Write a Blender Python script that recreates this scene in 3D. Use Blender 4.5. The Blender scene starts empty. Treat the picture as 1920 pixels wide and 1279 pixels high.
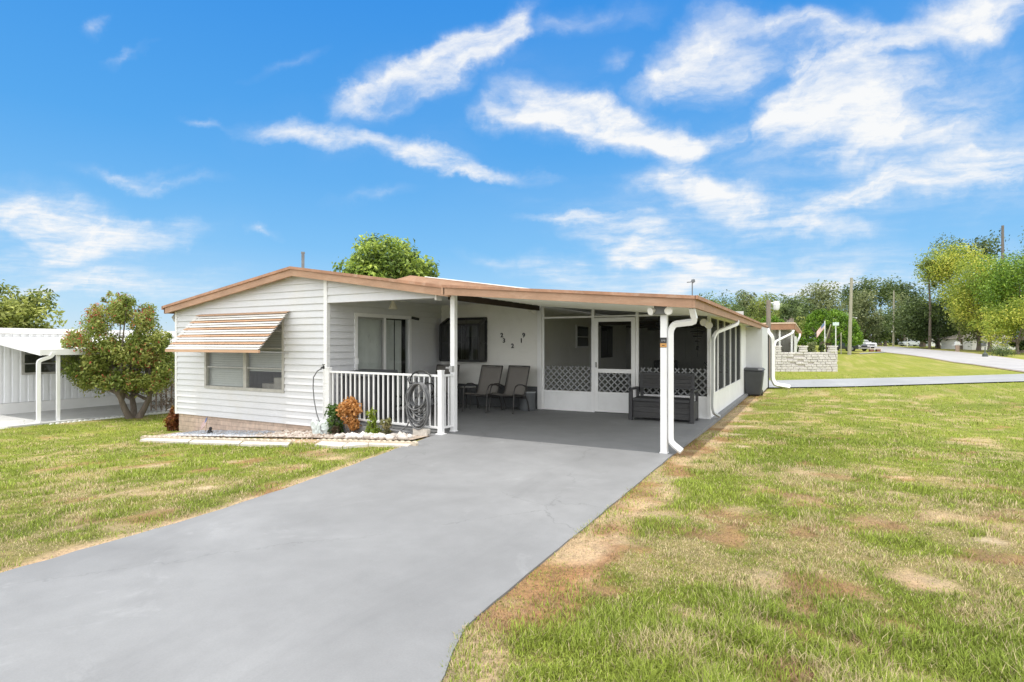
import bpy, bmesh, math, random
import numpy as np
from mathutils import Vector, Matrix
random.seed(7)
R = math.radians
scene = bpy.context.scene
col = scene.collection

# ---------------------------------------------------------------- camera
TH = R(28.0); F = 1050.0; CX, CY, EYE = 960.0, 645.0, 1.55
S, C = math.sin(TH), math.cos(TH)
cam = bpy.data.cameras.new('camera')
cam.sensor_width = 36.0; cam.lens = 36.0*F/1920.0
cam.shift_y = (CY-639.5)/1920.0
cam.clip_start = 0.05; cam.clip_end = 3000
camo = bpy.data.objects.new('camera', cam); col.objects.link(camo)
camo.location = (0, 0, EYE); camo.rotation_euler = (R(90), 0, TH)
scene.camera = camo

# ---------------------------------------------------------------- terrain
def sstep(a, b, x):
    t = np.clip((x-a)/(b-a), 0, 1); return t*t*(3-2*t)
def ground(X, Y):
    X = np.asarray(X, float); Y = np.asarray(Y, float)
    d = -X*S + Y*C
    z = -0.016 - 0.06*sstep(6.5, 13, Y)*sstep(30, 20, Y)
    left = -0.066*np.clip(-5.3-X, 0, 8.4)
    left = left*sstep(-40, -6, Y)
    z = z + left
    far = np.clip(d-47, 0, 55)*0.0185*sstep(-30, -2, X)
    far = far + np.clip(d-102, 0, 400)*0.004*sstep(-30, -2, X)
    return z + far
def gz(x, y): return float(ground(x, y))
def ray(px, py):
    u = (px-CX)/F; v = (CY-py)/F
    return u*C-S, u*S+C, v
def atD(px, py, D):
    a, b, v = ray(px, py); return Vector((a*D, b*D, EYE+v*D))
def atG(px, py, off=0.0):
    a, b, v = ray(px, py); t = 1.0
    while t < 300:
        if EYE+v*t < gz(a*t, b*t)+off: break
        t *= 1.004
    return Vector((a*t, b*t, gz(a*t, b*t)+off))
def onG(px, D):
    p = atD(px, CY, D); p.z = gz(p.x, p.y); return p
def topZ(py, D): return EYE+(CY-py)/F*D

# ---------------------------------------------------------------- numpy noise
def _h(ix, iy, s):
    n = (ix*374761393 + iy*668265263 + s*974634777) & 0xffffffff
    n = ((n ^ (n >> 13))*1274126177) & 0xffffffff
    n = n ^ (n >> 16)
    return (n & 0xffff)/65535.0
def vnoise(x, y, s=0):
    x = np.asarray(x, float); y = np.asarray(y, float)
    ix = np.floor(x).astype(np.int64); iy = np.floor(y).astype(np.int64)
    fx = x-ix; fy = y-iy
    fx = fx*fx*(3-2*fx); fy = fy*fy*(3-2*fy)
    a = _h(ix, iy, s); b = _h(ix+1, iy, s); c = _h(ix, iy+1, s); d = _h(ix+1, iy+1, s)
    return (a*(1-fx)+b*fx)*(1-fy)+(c*(1-fx)+d*fx)*fy
def fbm(x, y, s=0, o=4):
    v = 0; a = .5; t = 0
    for k in range(o):
        v = v+a*vnoise(np.asarray(x)*2**k+17.3*k, np.asarray(y)*2**k-9.1*k, s+k); t += a; a *= .55
    return v/t

# ---------------------------------------------------------------- materials
def newmat(name):
    m = bpy.data.materials.new(name); m.use_nodes = True
    nt = m.node_tree; nt.nodes.clear()
    out = nt.nodes.new('ShaderNodeOutputMaterial')
    return m, nt, out
def L(nt, a, b): nt.links.new(a, b)
def noise(nt, scale, detail=4, rough=.55, vec=None, dist=0):
    n = nt.nodes.new('ShaderNodeTexNoise'); n.inputs['Scale'].default_value = scale
    n.inputs['Detail'].default_value = detail; n.inputs['Roughness'].default_value = rough
    n.inputs['Distortion'].default_value = dist
    if vec is not None: L(nt, vec, n.inputs['Vector'])
    return n
def ramp(nt, fac, stops):
    r = nt.nodes.new('ShaderNodeValToRGB'); e = r.color_ramp.elements
    while len(e) < len(stops): e.new(.5)
    for k, (p, c) in enumerate(stops):
        e[k].position = p; e[k].color = (*c, 1) if len(c) == 3 else c
    L(nt, fac, r.inputs['Fac']); return r
def mixc(nt, fac, a, b, mode='MIX'):
    m = nt.nodes.new('ShaderNodeMix'); m.data_type = 'RGBA'; m.blend_type = mode
    for sock, v in ((m.inputs['Factor'], fac), (m.inputs['A'], a), (m.inputs['B'], b)):
        pass
    fs = m.inputs[0]; A = m.inputs[6]; B = m.inputs[7]
    for sock, v in ((fs, fac), (A, a), (B, b)):
        if hasattr(v, 'is_linked') or hasattr(v, 'links'): L(nt, v, sock)
        elif isinstance(v, (int, float)): sock.default_value = v
        else: sock.default_value = (*v, 1)
    return m.outputs[2]
def texco(nt, kind='Object', scale=None):
    t = nt.nodes.new('ShaderNodeTexCoord'); o = t.outputs[kind]
    if scale:
        mp = nt.nodes.new('ShaderNodeMapping'); mp.inputs['Scale'].default_value = scale
        L(nt, o, mp.inputs['Vector']); o = mp.outputs['Vector']
    return o
def mat(name, color, rough=.6, var=.12, vscale=3.0, fine=0.0, fscale=60, bump=0.0, bscale=40, metal=0, spec=.4, stretch=None, dirt=None, coat=0):
    m, nt, out = newmat(name)
    b = nt.nodes.new('ShaderNodeBsdfPrincipled')
    v = texco(nt, 'Object', stretch)
    c = tuple(color)
    n = noise(nt, vscale, 5, .6, v)
    cr = ramp(nt, n.outputs['Fac'], [(.3, tuple(x*(1-var) for x in c)), (.7, tuple(min(1, x*(1+var*.6)) for x in c))])
    o = cr.outputs['Color']
    if fine:
        n2 = noise(nt, fscale, 3, .7, v)
        r2 = ramp(nt, n2.outputs['Fac'], [(.35, (1-fine,)*3), (.65, (1, 1, 1))])
        o = mixc(nt, 1.0, o, r2.outputs['Color'], 'MULTIPLY')
    if dirt:
        dc, amt, ds = dirt
        n3 = noise(nt, ds, 6, .7, v, .4)
        r3 = ramp(nt, n3.outputs['Fac'], [(.5, (0, 0, 0)), (.72, (amt,)*3)])
        o = mixc(nt, r3.outputs['Color'], o, dc)
    L(nt, o, b.inputs['Base Color'])
    b.inputs['Roughness'].default_value = rough; b.inputs['Metallic'].default_value = metal
    b.inputs['Specular IOR Level'].default_value = spec
    if coat: b.inputs['Coat Weight'].default_value = coat
    if bump:
        nb = noise(nt, bscale, 4, .6, v)
        bp = nt.nodes.new('ShaderNodeBump'); bp.inputs['Strength'].default_value = bump; bp.inputs['Distance'].default_value = .02
        L(nt, nb.outputs['Fac'], bp.inputs['Height']); L(nt, bp.outputs['Normal'], b.inputs['Normal'])
    L(nt, b.outputs['BSDF'], out.inputs['Surface'])
    return m
def tintmat(name, rough=.6, trans=.25, spec=.3, attr='tint'):
    m, nt, out = newmat(name)
    a = nt.nodes.new('ShaderNodeAttribute'); a.attribute_name = attr
    b = nt.nodes.new('ShaderNodeBsdfPrincipled'); b.inputs['Roughness'].default_value = rough
    b.inputs['Specular IOR Level'].default_value = spec
    L(nt, a.outputs['Color'], b.inputs['Base Color'])
    if trans:
        t = nt.nodes.new('ShaderNodeBsdfTranslucent'); mx = nt.nodes.new('ShaderNodeMixShader')
        L(nt, a.outputs['Color'], t.inputs['Color']); mx.inputs[0].default_value = trans
        L(nt, b.outputs[0], mx.inputs[1]); L(nt, t.outputs[0], mx.inputs[2]); L(nt, mx.outputs[0], out.inputs['Surface'])
    else: L(nt, b.outputs[0], out.inputs['Surface'])
    return m
def glassmat(name, tint=(.9, .95, .93), refl=.10, opac=0.0, dark=(.02, .02, .02), rough=.02):
    m, nt, out = newmat(name)
    t = nt.nodes.new('ShaderNodeBsdfTransparent'); t.inputs[0].default_value = (*tint, 1)
    g = nt.nodes.new('ShaderNodeBsdfGlossy'); g.inputs['Roughness'].default_value = rough
    g.inputs['Color'].default_value = (.9, .9, .9, 1)
    # Schlick reflectance, the same from both sides of the pane
    ge = nt.nodes.new('ShaderNodeNewGeometry'); dt = nt.nodes.new('ShaderNodeVectorMath'); dt.operation = 'DOT_PRODUCT'
    L(nt, ge.outputs['Incoming'], dt.inputs[0]); L(nt, ge.outputs['Normal'], dt.inputs[1])
    def mth(op, a, b):
        n = nt.nodes.new('ShaderNodeMath'); n.operation = op; n.use_clamp = True
        for k, v in enumerate((a, b)):
            if hasattr(v, 'links'): L(nt, v, n.inputs[k])
            else: n.inputs[k].default_value = v
        return n
    ab = nt.nodes.new('ShaderNodeMath'); ab.operation = 'ABSOLUTE'; L(nt, dt.outputs['Value'], ab.inputs[0])
    mt = mth('ADD', mth('MULTIPLY', mth('POWER', mth('SUBTRACT', 1.0, ab.outputs[0]).outputs[0], 5.0).outputs[0], .95).outputs[0], .04+refl)
    mx = nt.nodes.new('ShaderNodeMixShader'); L(nt, mt.outputs[0], mx.inputs[0])
    base = t.outputs[0]
    if opac:
        d = nt.nodes.new('ShaderNodeBsdfDiffuse'); d.inputs[0].default_value = (*dark, 1)
        m2 = nt.nodes.new('ShaderNodeMixShader'); m2.inputs[0].default_value = opac
        L(nt, base, m2.inputs[1]); L(nt, d.outputs[0], m2.inputs[2]); base = m2.outputs[0]
    L(nt, base, mx.inputs[1]); L(nt, g.outputs[0], mx.inputs[2]); L(nt, mx.outputs[0], out.inputs['Surface'])
    return m
def screenmat(name, opac, colr=(.03, .032, .033)):
    m, nt, out = newmat(name)
    t = nt.nodes.new('ShaderNodeBsdfTransparent'); d = nt.nodes.new('ShaderNodeBsdfDiffuse'); d.inputs[0].default_value = (*colr, 1)
    mx = nt.nodes.new('ShaderNodeMixShader'); mx.inputs[0].default_value = opac
    L(nt, t.outputs[0], mx.inputs[1]); L(nt, d.outputs[0], mx.inputs[2]); L(nt, mx.outputs[0], out.inputs['Surface'])
    return m

# ---------------------------------------------------------------- mesh builder
class MB:
    def __init__(s): s.v = []; s.f = []; s.m = []
    def add(s, vs, fs, mi=0):
        o = len(s.v); s.v += [tuple(v) for v in vs]
        for f in fs: s.f.append(tuple(i+o for i in f)); s.m.append(mi)
        return s
    def box(s, x0, x1, y0, y1, z0, z1, mi=0):
        return s.add([(x0,y0,z0),(x1,y0,z0),(x1,y1,z0),(x0,y1,z0),(x0,y0,z1),(x1,y0,z1),(x1,y1,z1),(x0,y1,z1)],
              [(0,3,2,1),(4,5,6,7),(0,1,5,4),(1,2,6,5),(2,3,7,6),(3,0,4,7)], mi)
    def hexa(s, p, mi=0):   # 8 points: bottom 4, top 4
        return s.add(p, [(0,3,2,1),(4,5,6,7),(0,1,5,4),(1,2,6,5),(2,3,7,6),(3,0,4,7)], mi)
    def obox(s, c, size, M=None, mi=0):
        M = M or Matrix.Identity(3); c = Vector(c); h = [x/2 for x in size]
        P = [c+M@Vector((a*h[0], b*h[1], d*h[2])) for d in (-1, 1) for a, b in ((-1,-1),(1,-1),(1,1),(-1,1))]
        return s.hexa(P, mi)
    def quad(s, a, b, c, d, mi=0): return s.add([a, b, c, d], [(0,1,2,3)], mi)
    def prism(s, pts, axis, a, b, mi=0):
        n = len(pts)
        def P(p, t):
            if axis == 'y': return (p[0], t, p[1])
            if axis == 'x': return (t, p[0], p[1])
            return (p[0], p[1], t)
        vs = [P(p, a) for p in pts]+[P(p, b) for p in pts]
        fs = [tuple(range(n)), tuple(range(2*n-1, n-1, -1))]+[(i, (i+1) % n, n+(i+1) % n, n+i) for i in range(n)]
        return s.add(vs, fs, mi)
    def tube(s, pts, r, n=8, rect=None, mi=0, up=None, cap=True):
        pts = [Vector(p) for p in pts]; k = len(pts)
        rs = r if isinstance(r, (list, tuple)) else [r]*k
        rings = []; prev = None
        for i, p in enumerate(pts):
            if i == 0: t = pts[1]-pts[0]
            elif i == k-1: t = pts[-1]-pts[-2]
            else: t = (pts[i+1]-p).normalized()+(p-pts[i-1]).normalized()
            if t.length < 1e-9: t = Vector((0, 0, 1))
            t.normalize()
            if prev is None:
                ref = Vector(up) if up else (Vector((0, 0, 1)) if abs(t.z) < .9 else Vector((1, 0, 0)))
                a = (ref-t*ref.dot(t)).normalized()
            else:
                a = prev-t*prev.dot(t)
                a = a.normalized() if a.length > 1e-6 else t.orthogonal().normalized()
            prev = a; b = t.cross(a)
            if rect:
                w, h = rect[0]/2, rect[1]/2
                rings.append([p+a*h+b*w, p-a*h+b*w, p-a*h-b*w, p+a*h-b*w])
            else:
                rings.append([p+(a*math.cos(2*math.pi*j/n)+b*math.sin(2*math.pi*j/n))*rs[i] for j in range(n)])
        m = 4 if rect else n
        vs = [v for rg in rings for v in rg]; fs = []
        for i in range(k-1):
            for j in range(m): fs.append((i*m+j, i*m+(j+1) % m, (i+1)*m+(j+1) % m, (i+1)*m+j))
        if cap: fs += [tuple(range(m))[::-1], tuple((k-1)*m+j for j in range(m))]
        return s.add(vs, fs, mi)
    def lathe(s, prof, c=(0, 0, 0), n=20, mi=0, axis=None):
        vs = []; k = len(prof); c = Vector(c)
        M = axis or Matrix.Identity(3)
        for r, z in prof:
            for j in range(n):
                a = 2*math.pi*j/n; vs.append(c+M@Vector((r*math.cos(a), r*math.sin(a), z)))
        fs = [(i*n+j, i*n+(j+1) % n, (i+1)*n+(j+1) % n, (i+1)*n+j) for i in range(k-1) for j in range(n)]
        if prof[0][0] > 1e-4: fs.append(tuple(range(n))[::-1])
        if prof[-1][0] > 1e-4: fs.append(tuple((k-1)*n+j for j in range(n)))
        return s.add(vs, fs, mi)
    def build(s, name, mats, parent=None, off=None, bevel=0, smooth=None, recalc=True):
        off = Vector(off) if off is not None else (Vector(parent['_o']) if parent is not None and '_o' in parent else Vector((0, 0, 0)))
        me = bpy.data.meshes.new(name)
        me.from_pydata([(v[0]-off.x, v[1]-off.y, v[2]-off.z) for v in s.v], [], s.f)
        if not isinstance(mats, (list, tuple)): mats = [mats]
        for m in mats: me.materials.append(m)
        if len(mats) > 1: me.polygons.foreach_set('material_index', s.m)
        if recalc:
            bm = bmesh.new(); bm.from_mesh(me); bmesh.ops.recalc_face_normals(bm, faces=bm.faces); bm.to_mesh(me); bm.free()
        if smooth:
            me.polygons.foreach_set('use_smooth', [True]*len(me.polygons)); me.set_sharp_from_angle(angle=R(smooth))
        o = bpy.data.objects.new(name, me); col.objects.link(o)
        if parent is not None:
            o.parent = parent
            o['_o'] = tuple(off)
        else: o.location = off
        if bevel:
            b = o.modifiers.new('bevel', 'BEVEL'); b.width = bevel; b.segments = 2; b.limit_method = 'ANGLE'
        return o
def tag(o, label, cat, group=None, kind=None):
    if label: o['label'] = label
    if cat: o['category'] = cat
    if group: o['group'] = group
    if kind: o['kind'] = kind
    return o
def thing(name, label, cat, loc=(0, 0, 0), group=None, rz=0, local=False):
    o = bpy.data.objects.new(name, None); col.objects.link(o); o.empty_display_size = .2
    o.location = loc; o.rotation_euler = (0, 0, rz)
    o['_o'] = (0, 0, 0) if local else tuple(loc)
    return tag(o, label, cat, group)
def struct(name, mb, m, **k):
    o = mb.build(name, m, **k); o['kind'] = 'structure'; return o
def copy_tree(src, loc, rz, label, group=None):
    r = src.copy(); col.objects.link(r); r.location = loc; r.rotation_euler = (0, 0, rz); r['label'] = label
    if group: r['group'] = group
    for ch in list(src.children):
        c = ch.copy(); col.objects.link(c); c.parent = r
        for g in list(ch.children):
            d = g.copy(); col.objects.link(d); d.parent = c
    return r
def rawmesh(name, V, faces_flat, loop_n, mats, tint=None, parent=None, smooth=False):
    """V (n,3) array, faces_flat index array, loop_n verts per face"""
    me = bpy.data.meshes.new(name)
    off = np.array(parent['_o']) if parent is not None and '_o' in parent else np.zeros(3)
    V = V-off
    nf = len(loop_n)
    me.vertices.add(len(V)); me.vertices.foreach_set('co', V.astype(np.float32).ravel())
    me.loops.add(len(faces_flat)); me.loops.foreach_set('vertex_index', faces_flat.astype(np.int32))
    me.polygons.add(nf)
    st = np.concatenate([[0], np.cumsum(loop_n)[:-1]]).astype(np.int32)
    me.polygons.foreach_set('loop_start', st)
    if smooth: me.polygons.foreach_set('use_smooth', np.ones(nf, bool))
    me.update(calc_edges=True); me.validate()
    if tint is not None:
        at = me.attributes.new('tint', 'FLOAT_COLOR', 'POINT')
        c4 = np.ones((len(V), 4), np.float32); c4[:, :3] = tint
        at.data.foreach_set('color', c4.ravel())
    for m in (mats if isinstance(mats, (list, tuple)) else [mats]): me.materials.append(m)
    o = bpy.data.objects.new(name, me); col.objects.link(o)
    if parent is not None: o.parent = parent; o['_o'] = tuple(off)
    return o

# ---------------------------------------------------------------- foliage
M_LEAF = tintmat('leaf', .5, .42, .35)
M_BARK = mat('bark', (.16, .13, .105), .9, .35, 6, bump=.8, bscale=18, stretch=(3, 3, .6))
M_BARK_PALE = mat('bark_pale', (.30, .26, .22), .9, .35, 6, bump=.8, bscale=18, stretch=(3, 3, .6))
def leaves(name, clumps, n, size, pal, rng, parent, aspect=.5, up=.35, shell=.55, droop=0.0, accents=None, flat=1.0):
    """clumps: array (k,4) x y z r ; n leaves in total; pal: list of linear colours dark->light"""
    cl = np.array(clumps, float); w = cl[:, 3]**2; w = w/w.sum()
    idx = rng.choice(len(cl), n, p=w)
    d = rng.normal(size=(n, 3)); d /= np.linalg.norm(d, axis=1)[:, None]
    rad = shell+(1-shell)*rng.random(n)**.6
    rad *= 1+.18*rng.normal(size=n)
    c = cl[idx]
    P = c[:, :3]+d*np.array([1, 1, flat])*(c[:, 3]*rad)[:, None]
    # leaf frame
    nrm = d*.6+rng.normal(size=(n, 3))*.55+np.array([0, 0, up]); nrm /= np.linalg.norm(nrm, axis=1)[:, None]
    t = rng.normal(size=(n, 3))+d*.8+np.array([0, 0, -droop]); t -= nrm*(t*nrm).sum(1)[:, None]
    t /= np.linalg.norm(t, axis=1)[:, None]+1e-9
    b = np.cross(nrm, t)
    s = size*(.6+.8*rng.random(n))[:, None]
    V = np.empty((n, 4, 3))
    V[:, 0] = P-t*s*.5; V[:, 2] = P+t*s*.5-nrm*s*.12
    V[:, 1] = P+b*s*aspect*.5+nrm*s*.06; V[:, 3] = P-b*s*aspect*.5+nrm*s*.06
    pal = np.array(pal); k = len(pal)-1
    cs = rng.random(len(cl))
    q = np.clip(.55*cs[idx]+.45*rng.random(n)+.08*rng.normal(size=n), 0, .999)*k
    i0 = np.minimum(q.astype(int), k-1) if k else np.zeros(n, int)
    fr = (q-i0)[:, None]
    colr = pal[i0]*(1-fr)+pal[np.minimum(i0+1, k)]*fr
    colr *= (.85+.3*rng.random(n))[:, None]
    if accents:
        ac, frac, topbias = accents
        pz = (P[:, 2]-P[:, 2].min())/(np.ptp(P[:, 2])+1e-6)
        ci = rng.random(len(cl))[idx]
        sel = (rng.random(n) < frac*(1+topbias*(pz-.5)*2)*np.where(ci > .6, 2.2, .25))
        colr[sel] = np.array(ac)*(.7+.6*rng.random(sel.sum()))[:, None]
    tint = np.repeat(colr, 4, axis=0)
    return rawmesh(name, V.reshape(-1, 3), np.arange(4*n), np.full(n, 4), M_LEAF, tint, parent)
def crown_clumps(rng, c, rx, ry, rz, n, r0, r1, hollow=.45, lower=-.7):
    out = []
    while len(out) < n:
        d = rng.normal(size=3); d /= np.linalg.norm(d)
        if d[2] < lower: continue
        q = hollow+(1-hollow)*rng.random()**.7
        r = r0+(r1-r0)*rng.random()
        out.append((c[0]+d[0]*q*max(rx-r, .1), c[1]+d[1]*q*max(ry-r, .1), c[2]+d[2]*q*max(rz-r, .1), r))
    return out
def trunk_mesh(rng, base, clumps, h, r, nl=7, lean=(0, 0), stems=1, spread=.3):
    mb = MB(); base = Vector(base)
    cl = sorted(clumps, key=lambda q: -q[3]); pick = [cl[i] for i in rng.permutation(len(cl))[:nl]]
    for s_ in range(stems):
        a = 2*math.pi*s_/stems+.6
        off = Vector((math.cos(a), math.sin(a), 0))*(spread if stems > 1 else 0)
        p0 = base+off*.25-Vector((0, 0, .15)); top = base+off*1.6+Vector((lean[0], lean[1], h))
        pts = []; rs = []
        for k in range(6):
            t = k/5; p = p0.lerp(top, t)+Vector((rng.normal()*.05*r*6*t, rng.normal()*.05*r*6*t, 0))
            pts.append(p); rs.append(r*(1.35-.75*t if k else 1.7)/(1 if stems == 1 else 1.4))
        mb.tube(pts, rs, 9)
        for q in pick[s_::stems]:
            e = Vector(q[:3]); m = top.lerp(e, .5)+Vector((0, 0, -.12*(e-top).length))
            st = pts[3 if rng.random() < .5 else 4]
            mb.tube([st, st.lerp(m, .55), m, e], [r*.5, r*.36, r*.25, r*.08], 6)
    return mb
def tree(name, label, base, h_trunk, crown_c, rx, ry, rz, nc, r0, r1, nl, size, pal, seed, group=None, r=.15, bark=None, cat='tree', **k):
    rng = np.random.default_rng(seed)
    tk = {a: k.pop(a) for a in ('nl_', 'lean', 'stems', 'spread') if a in k}
    nlimbs = tk.pop('nl_', 7)
    ck = {a: k.pop(a) for a in ('hollow', 'lower') if a in k}
    cl = crown_clumps(rng, crown_c, rx, ry, rz, nc, r0, r1, **ck)
    t = thing(name, label, cat, base, group)
    trunk_mesh(rng, base, cl, h_trunk, r, nlimbs, **tk).build('trunk', bark or M_BARK, t, smooth=60)
    leaves('crown', cl, nl, size, pal, rng, t, **k)
    return t
# ---------------------------------------------------------------- light settings
SUN_E, SKY_S, EXPO = 3.0, .12, 0.26
SKY_SAT, SKY_HUE, SKY_V, CLV, OVER_T, OVER_FILL = 1.22, .502, 1.1, .97, .16, 1.0
# ---------------------------------------------------------------- materials of the house
M_SIDING = mat('white_siding', (.62, .625, .645), .5, .05, .8, fine=.04, fscale=14, dirt=((.58, .56, .52), .5, .9), spec=.3)
M_WHITE = mat('white_paint', (.78, .78, .78), .4, .06, 2, spec=.4, dirt=((.58, .56, .53), .35, 1.5))
M_WHITE_PANEL = mat('white_panel', (.78, .785, .79), .45, .05, 1.5, dirt=((.55, .54, .52), .3, 2.0))
M_CREAM = mat('cream_wall', (.76, .75, .71), .6, .05, 1.2, dirt=((.5, .48, .43), .3, 1.1))
M_CEIL = mat('ceiling_white', (.84, .84, .83), .6, .05, 1)
M_FASCIA = mat('brown_fascia', (.42, .25, .158), .6, .18, 2.2, fine=.12, fscale=25, dirt=((.52, .36, .25), .5, 3.0), stretch=(1, 1, 3))
M_FASCIA_LIP = mat('brown_drip_edge', (.40, .21, .125), .6, .25, 3, fine=.15, fscale=22, dirt=((.55, .42, .32), .5, 5.0))
M_DARKBROWN = mat('dark_brown_trim', (.045, .03, .02), .7, .3, 3)
M_ROOF = mat('roof_coating', (.62, .60, .57), .8, .15, 1.5, fine=.1, fscale=12, dirt=((.38, .19, .12), .9, .8), bump=.2)
M_CONC = None
M_ALU = mat('grey_aluminium', (.36, .36, .35), .45, .12, 6, metal=.3)
M_FRAMEGREY = mat('weathered_frame', (.42, .41, .38), .55, .2, 8)
M_BLACKMETAL = mat('black_metal', (.018, .018, .019), .45, .25, 8, spec=.5)
M_BLIND = mat('blind_fabric', (.50, .51, .50), .8, .08, 5)
M_BLIND_W = mat('blind_white', (.46, .46, .45), .7, .06, 5)
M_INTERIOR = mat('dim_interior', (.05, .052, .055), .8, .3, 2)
M_PANELWALL = mat('panelled_wall', (.42, .42, .40), .65, .08, 2)
M_GLASS = glassmat('window_glass', (.92, .95, .93), .03)
M_GLASS_DD = glassmat('shaded_side_glass', (.3, .32, .3), .03, opac=.93, dark=(.022, .025, .024))  # darkness of the unlit bay interior put into the near-opaque side panes
M_GLASS_D = glassmat('dark_glass', (.5, .52, .5), .05, opac=.45, dark=(.012, .014, .013))
M_SCREEN = screenmat('insect_screen', .30)
M_SCREEN_S = screenmat('sun_screen', .80, (.060, .062, .065))
M_LATTICE = mat('grey_white_lattice', (.50, .51, .52), .6, .06, 3)
M_DARKSKIRT = mat('dark_grey_block_paint', (.10, .105, .11), .75, .15, 2.5, bump=.3, bscale=30)
def block_mat():
    m, nt, out = newmat('beige_block')
    b = nt.nodes.new('ShaderNodeBsdfPrincipled'); v = texco(nt, 'Object')
    mp = nt.nodes.new('ShaderNodeMapping'); mp.inputs['Rotation'].default_value = (R(90), 0, 0); L(nt, v, mp.inputs['Vector'])
    br = nt.nodes.new('ShaderNodeTexBrick'); br.inputs['Scale'].default_value = 1.0
    br.inputs['Brick Width'].default_value = .4; br.inputs['Row Height'].default_value = .105; br.inputs['Mortar Size'].default_value = .006
    br.inputs['Color1'].default_value = (.62, .49, .40, 1); br.inputs['Color2'].default_value = (.54, .42, .345, 1); br.inputs['Mortar'].default_value = (.40, .31, .26, 1)
    L(nt, mp.outputs[0], br.inputs['Vector'])
    n = noise(nt, 9, 5, .65, v); r = ramp(nt, n.outputs['Fac'], [(.3, (.72, .72, .72)), (.7, (1.1, 1.08, 1.05))])
    L(nt, mixc(nt, 1, br.outputs['Color'], r.outputs['Color'], 'MULTIPLY'), b.inputs['Base Color'])
    b.inputs['Roughness'].default_value = .9
    bp = nt.nodes.new('ShaderNodeBump'); bp.inputs['Strength'].default_value = .5; bp.inputs['Distance'].default_value = .01
    bp.invert = True; L(nt, br.outputs['Fac'], bp.inputs['Height']); L(nt, bp.outputs[0], b.inputs['Normal'])
    L(nt, b.outputs[0], out.inputs['Surface']); return m
M_BLOCK = block_mat()

# ---------------------------------------------------------------- house dimensions
XL, XC, XE = -13.6, -8.57, -5.72        # left wall, gable corner, eave wall
YG, YR, YB = 8.19, 12.14, 22.3          # gable plane, recessed wall, back
XR, ZR = -9.36, 3.12                    # ridge
SL, SR = .152, .150
def zroof(x): return ZR-(SL*(XR-x) if x < XR else SR*(x-XR))
def lap(mb, plane, pos, xr, z0, z1, row, holes=(), out=-1, prot=.026):
    """stepped lap siding; plane 'y': runs along x at y=pos, 'x': runs along y at x=pos"""
    def P(u, z, p):
        return (u, pos+out*p, z) if plane == 'y' else (pos+out*p, u, z)
    zs = z0
    while zs < z1-1e-4:
        zt = min(zs+row, z1); cuts = sorted({zs, zt, *[h for H in holes for h in H[2:4] if zs < h < zt]})
        for za, zb in zip(cuts, cuts[1:]):
            a0, a1 = xr(za+1e-5); b0, b1 = xr(zb-1e-5)
            if a1-a0 < .02: continue
            if b1 < b0: b0 = b1 = (b0+b1)/2
            pa = prot*(zs+row-za)/row; pb = prot*(zs+row-zb)/row
            segs = [(a0, a1, b0, b1)]
            for H in holes:
                if H[2] < zb-1e-4 and H[3] > za+1e-4:
                    ns = []
                    for s0, s1, t0, t1 in segs:
                        if H[0] > s0 and H[1] < s1: ns += [(s0, H[0], t0, H[0]), (H[1], s1, H[1], t1)]
                        else: ns.append((s0, s1, t0, t1))
                    segs = ns
            for s0, s1, t0, t1 in segs:
                mb.quad(P(s0, za, pa), P(s1, za, pa), P(t1, zb, pb), P(t0, zb, pb))
                if za == zs: mb.quad(P(s0, za, pa), P(s1, za, pa), P(s1, za, 0), P(s0, za, 0))
        zs = zt
    return mb

home = thing('mobile_home', 'white lap-sided mobile home with brown fascia, striped awning and attached carport', 'house', (XC, YG, 0))
def part(name, mb, m, parent=home, **k): return mb.build(name, m, parent, **k)

# --- gable wall with its window
WX0, WX1, WXM, WZ0, WZ1 = -12.43, -9.81, -11.04, .55, 2.1
def gx(z):
    return max(XL+.05, XR-(ZR-.075-z)/SL), min(XC-.05, XR+(ZR-.075-z)/SR)
gw = lap(MB(), 'y', YG, gx, -.13, 3.04, .139, [(WX0, WX1, WZ0, WZ1)])
part('gable_wall', gw, M_SIDING, recalc=False)
# solid core behind the siding (closes the wall), with the window opening left free
core = MB()
core.box(XL+.03, WX0, YG+.02, YG+.12, -.12, 2.28); core.box(WX1, XC-.05, YG+.02, YG+.12, -.12, 2.28)
core.box(WX0, WX1, YG+.02, YG+.12, -.12, WZ0); core.box(WX0, WX1, YG+.02, YG+.12, WZ1, 2.28)
core.box(XL+.02, XL+.12, YG+.12, YB, -.1, 2.3)
part('wall_core', core, M_SIDING)
tr = MB(); tr.box(XL-.01, XL+.06, YG-.028, YG+.05, -.14, 2.33); part('corner_trim', tr, M_WHITE)
tr = MB(); tr.box(XC-.06, XC+.03, YG-.03, YG+.06, -.16, 2.86); part('corner_trim', tr, M_WHITE)
fd = MB(); fd.box(XL+.06, XC-.01, YG+.03, YG+.25, -.75, -.135); fd.box(XL+.06, XL+.26, YG+.25, YB, -.75, -.11); part('foundation', fd, M_BLOCK)

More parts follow.
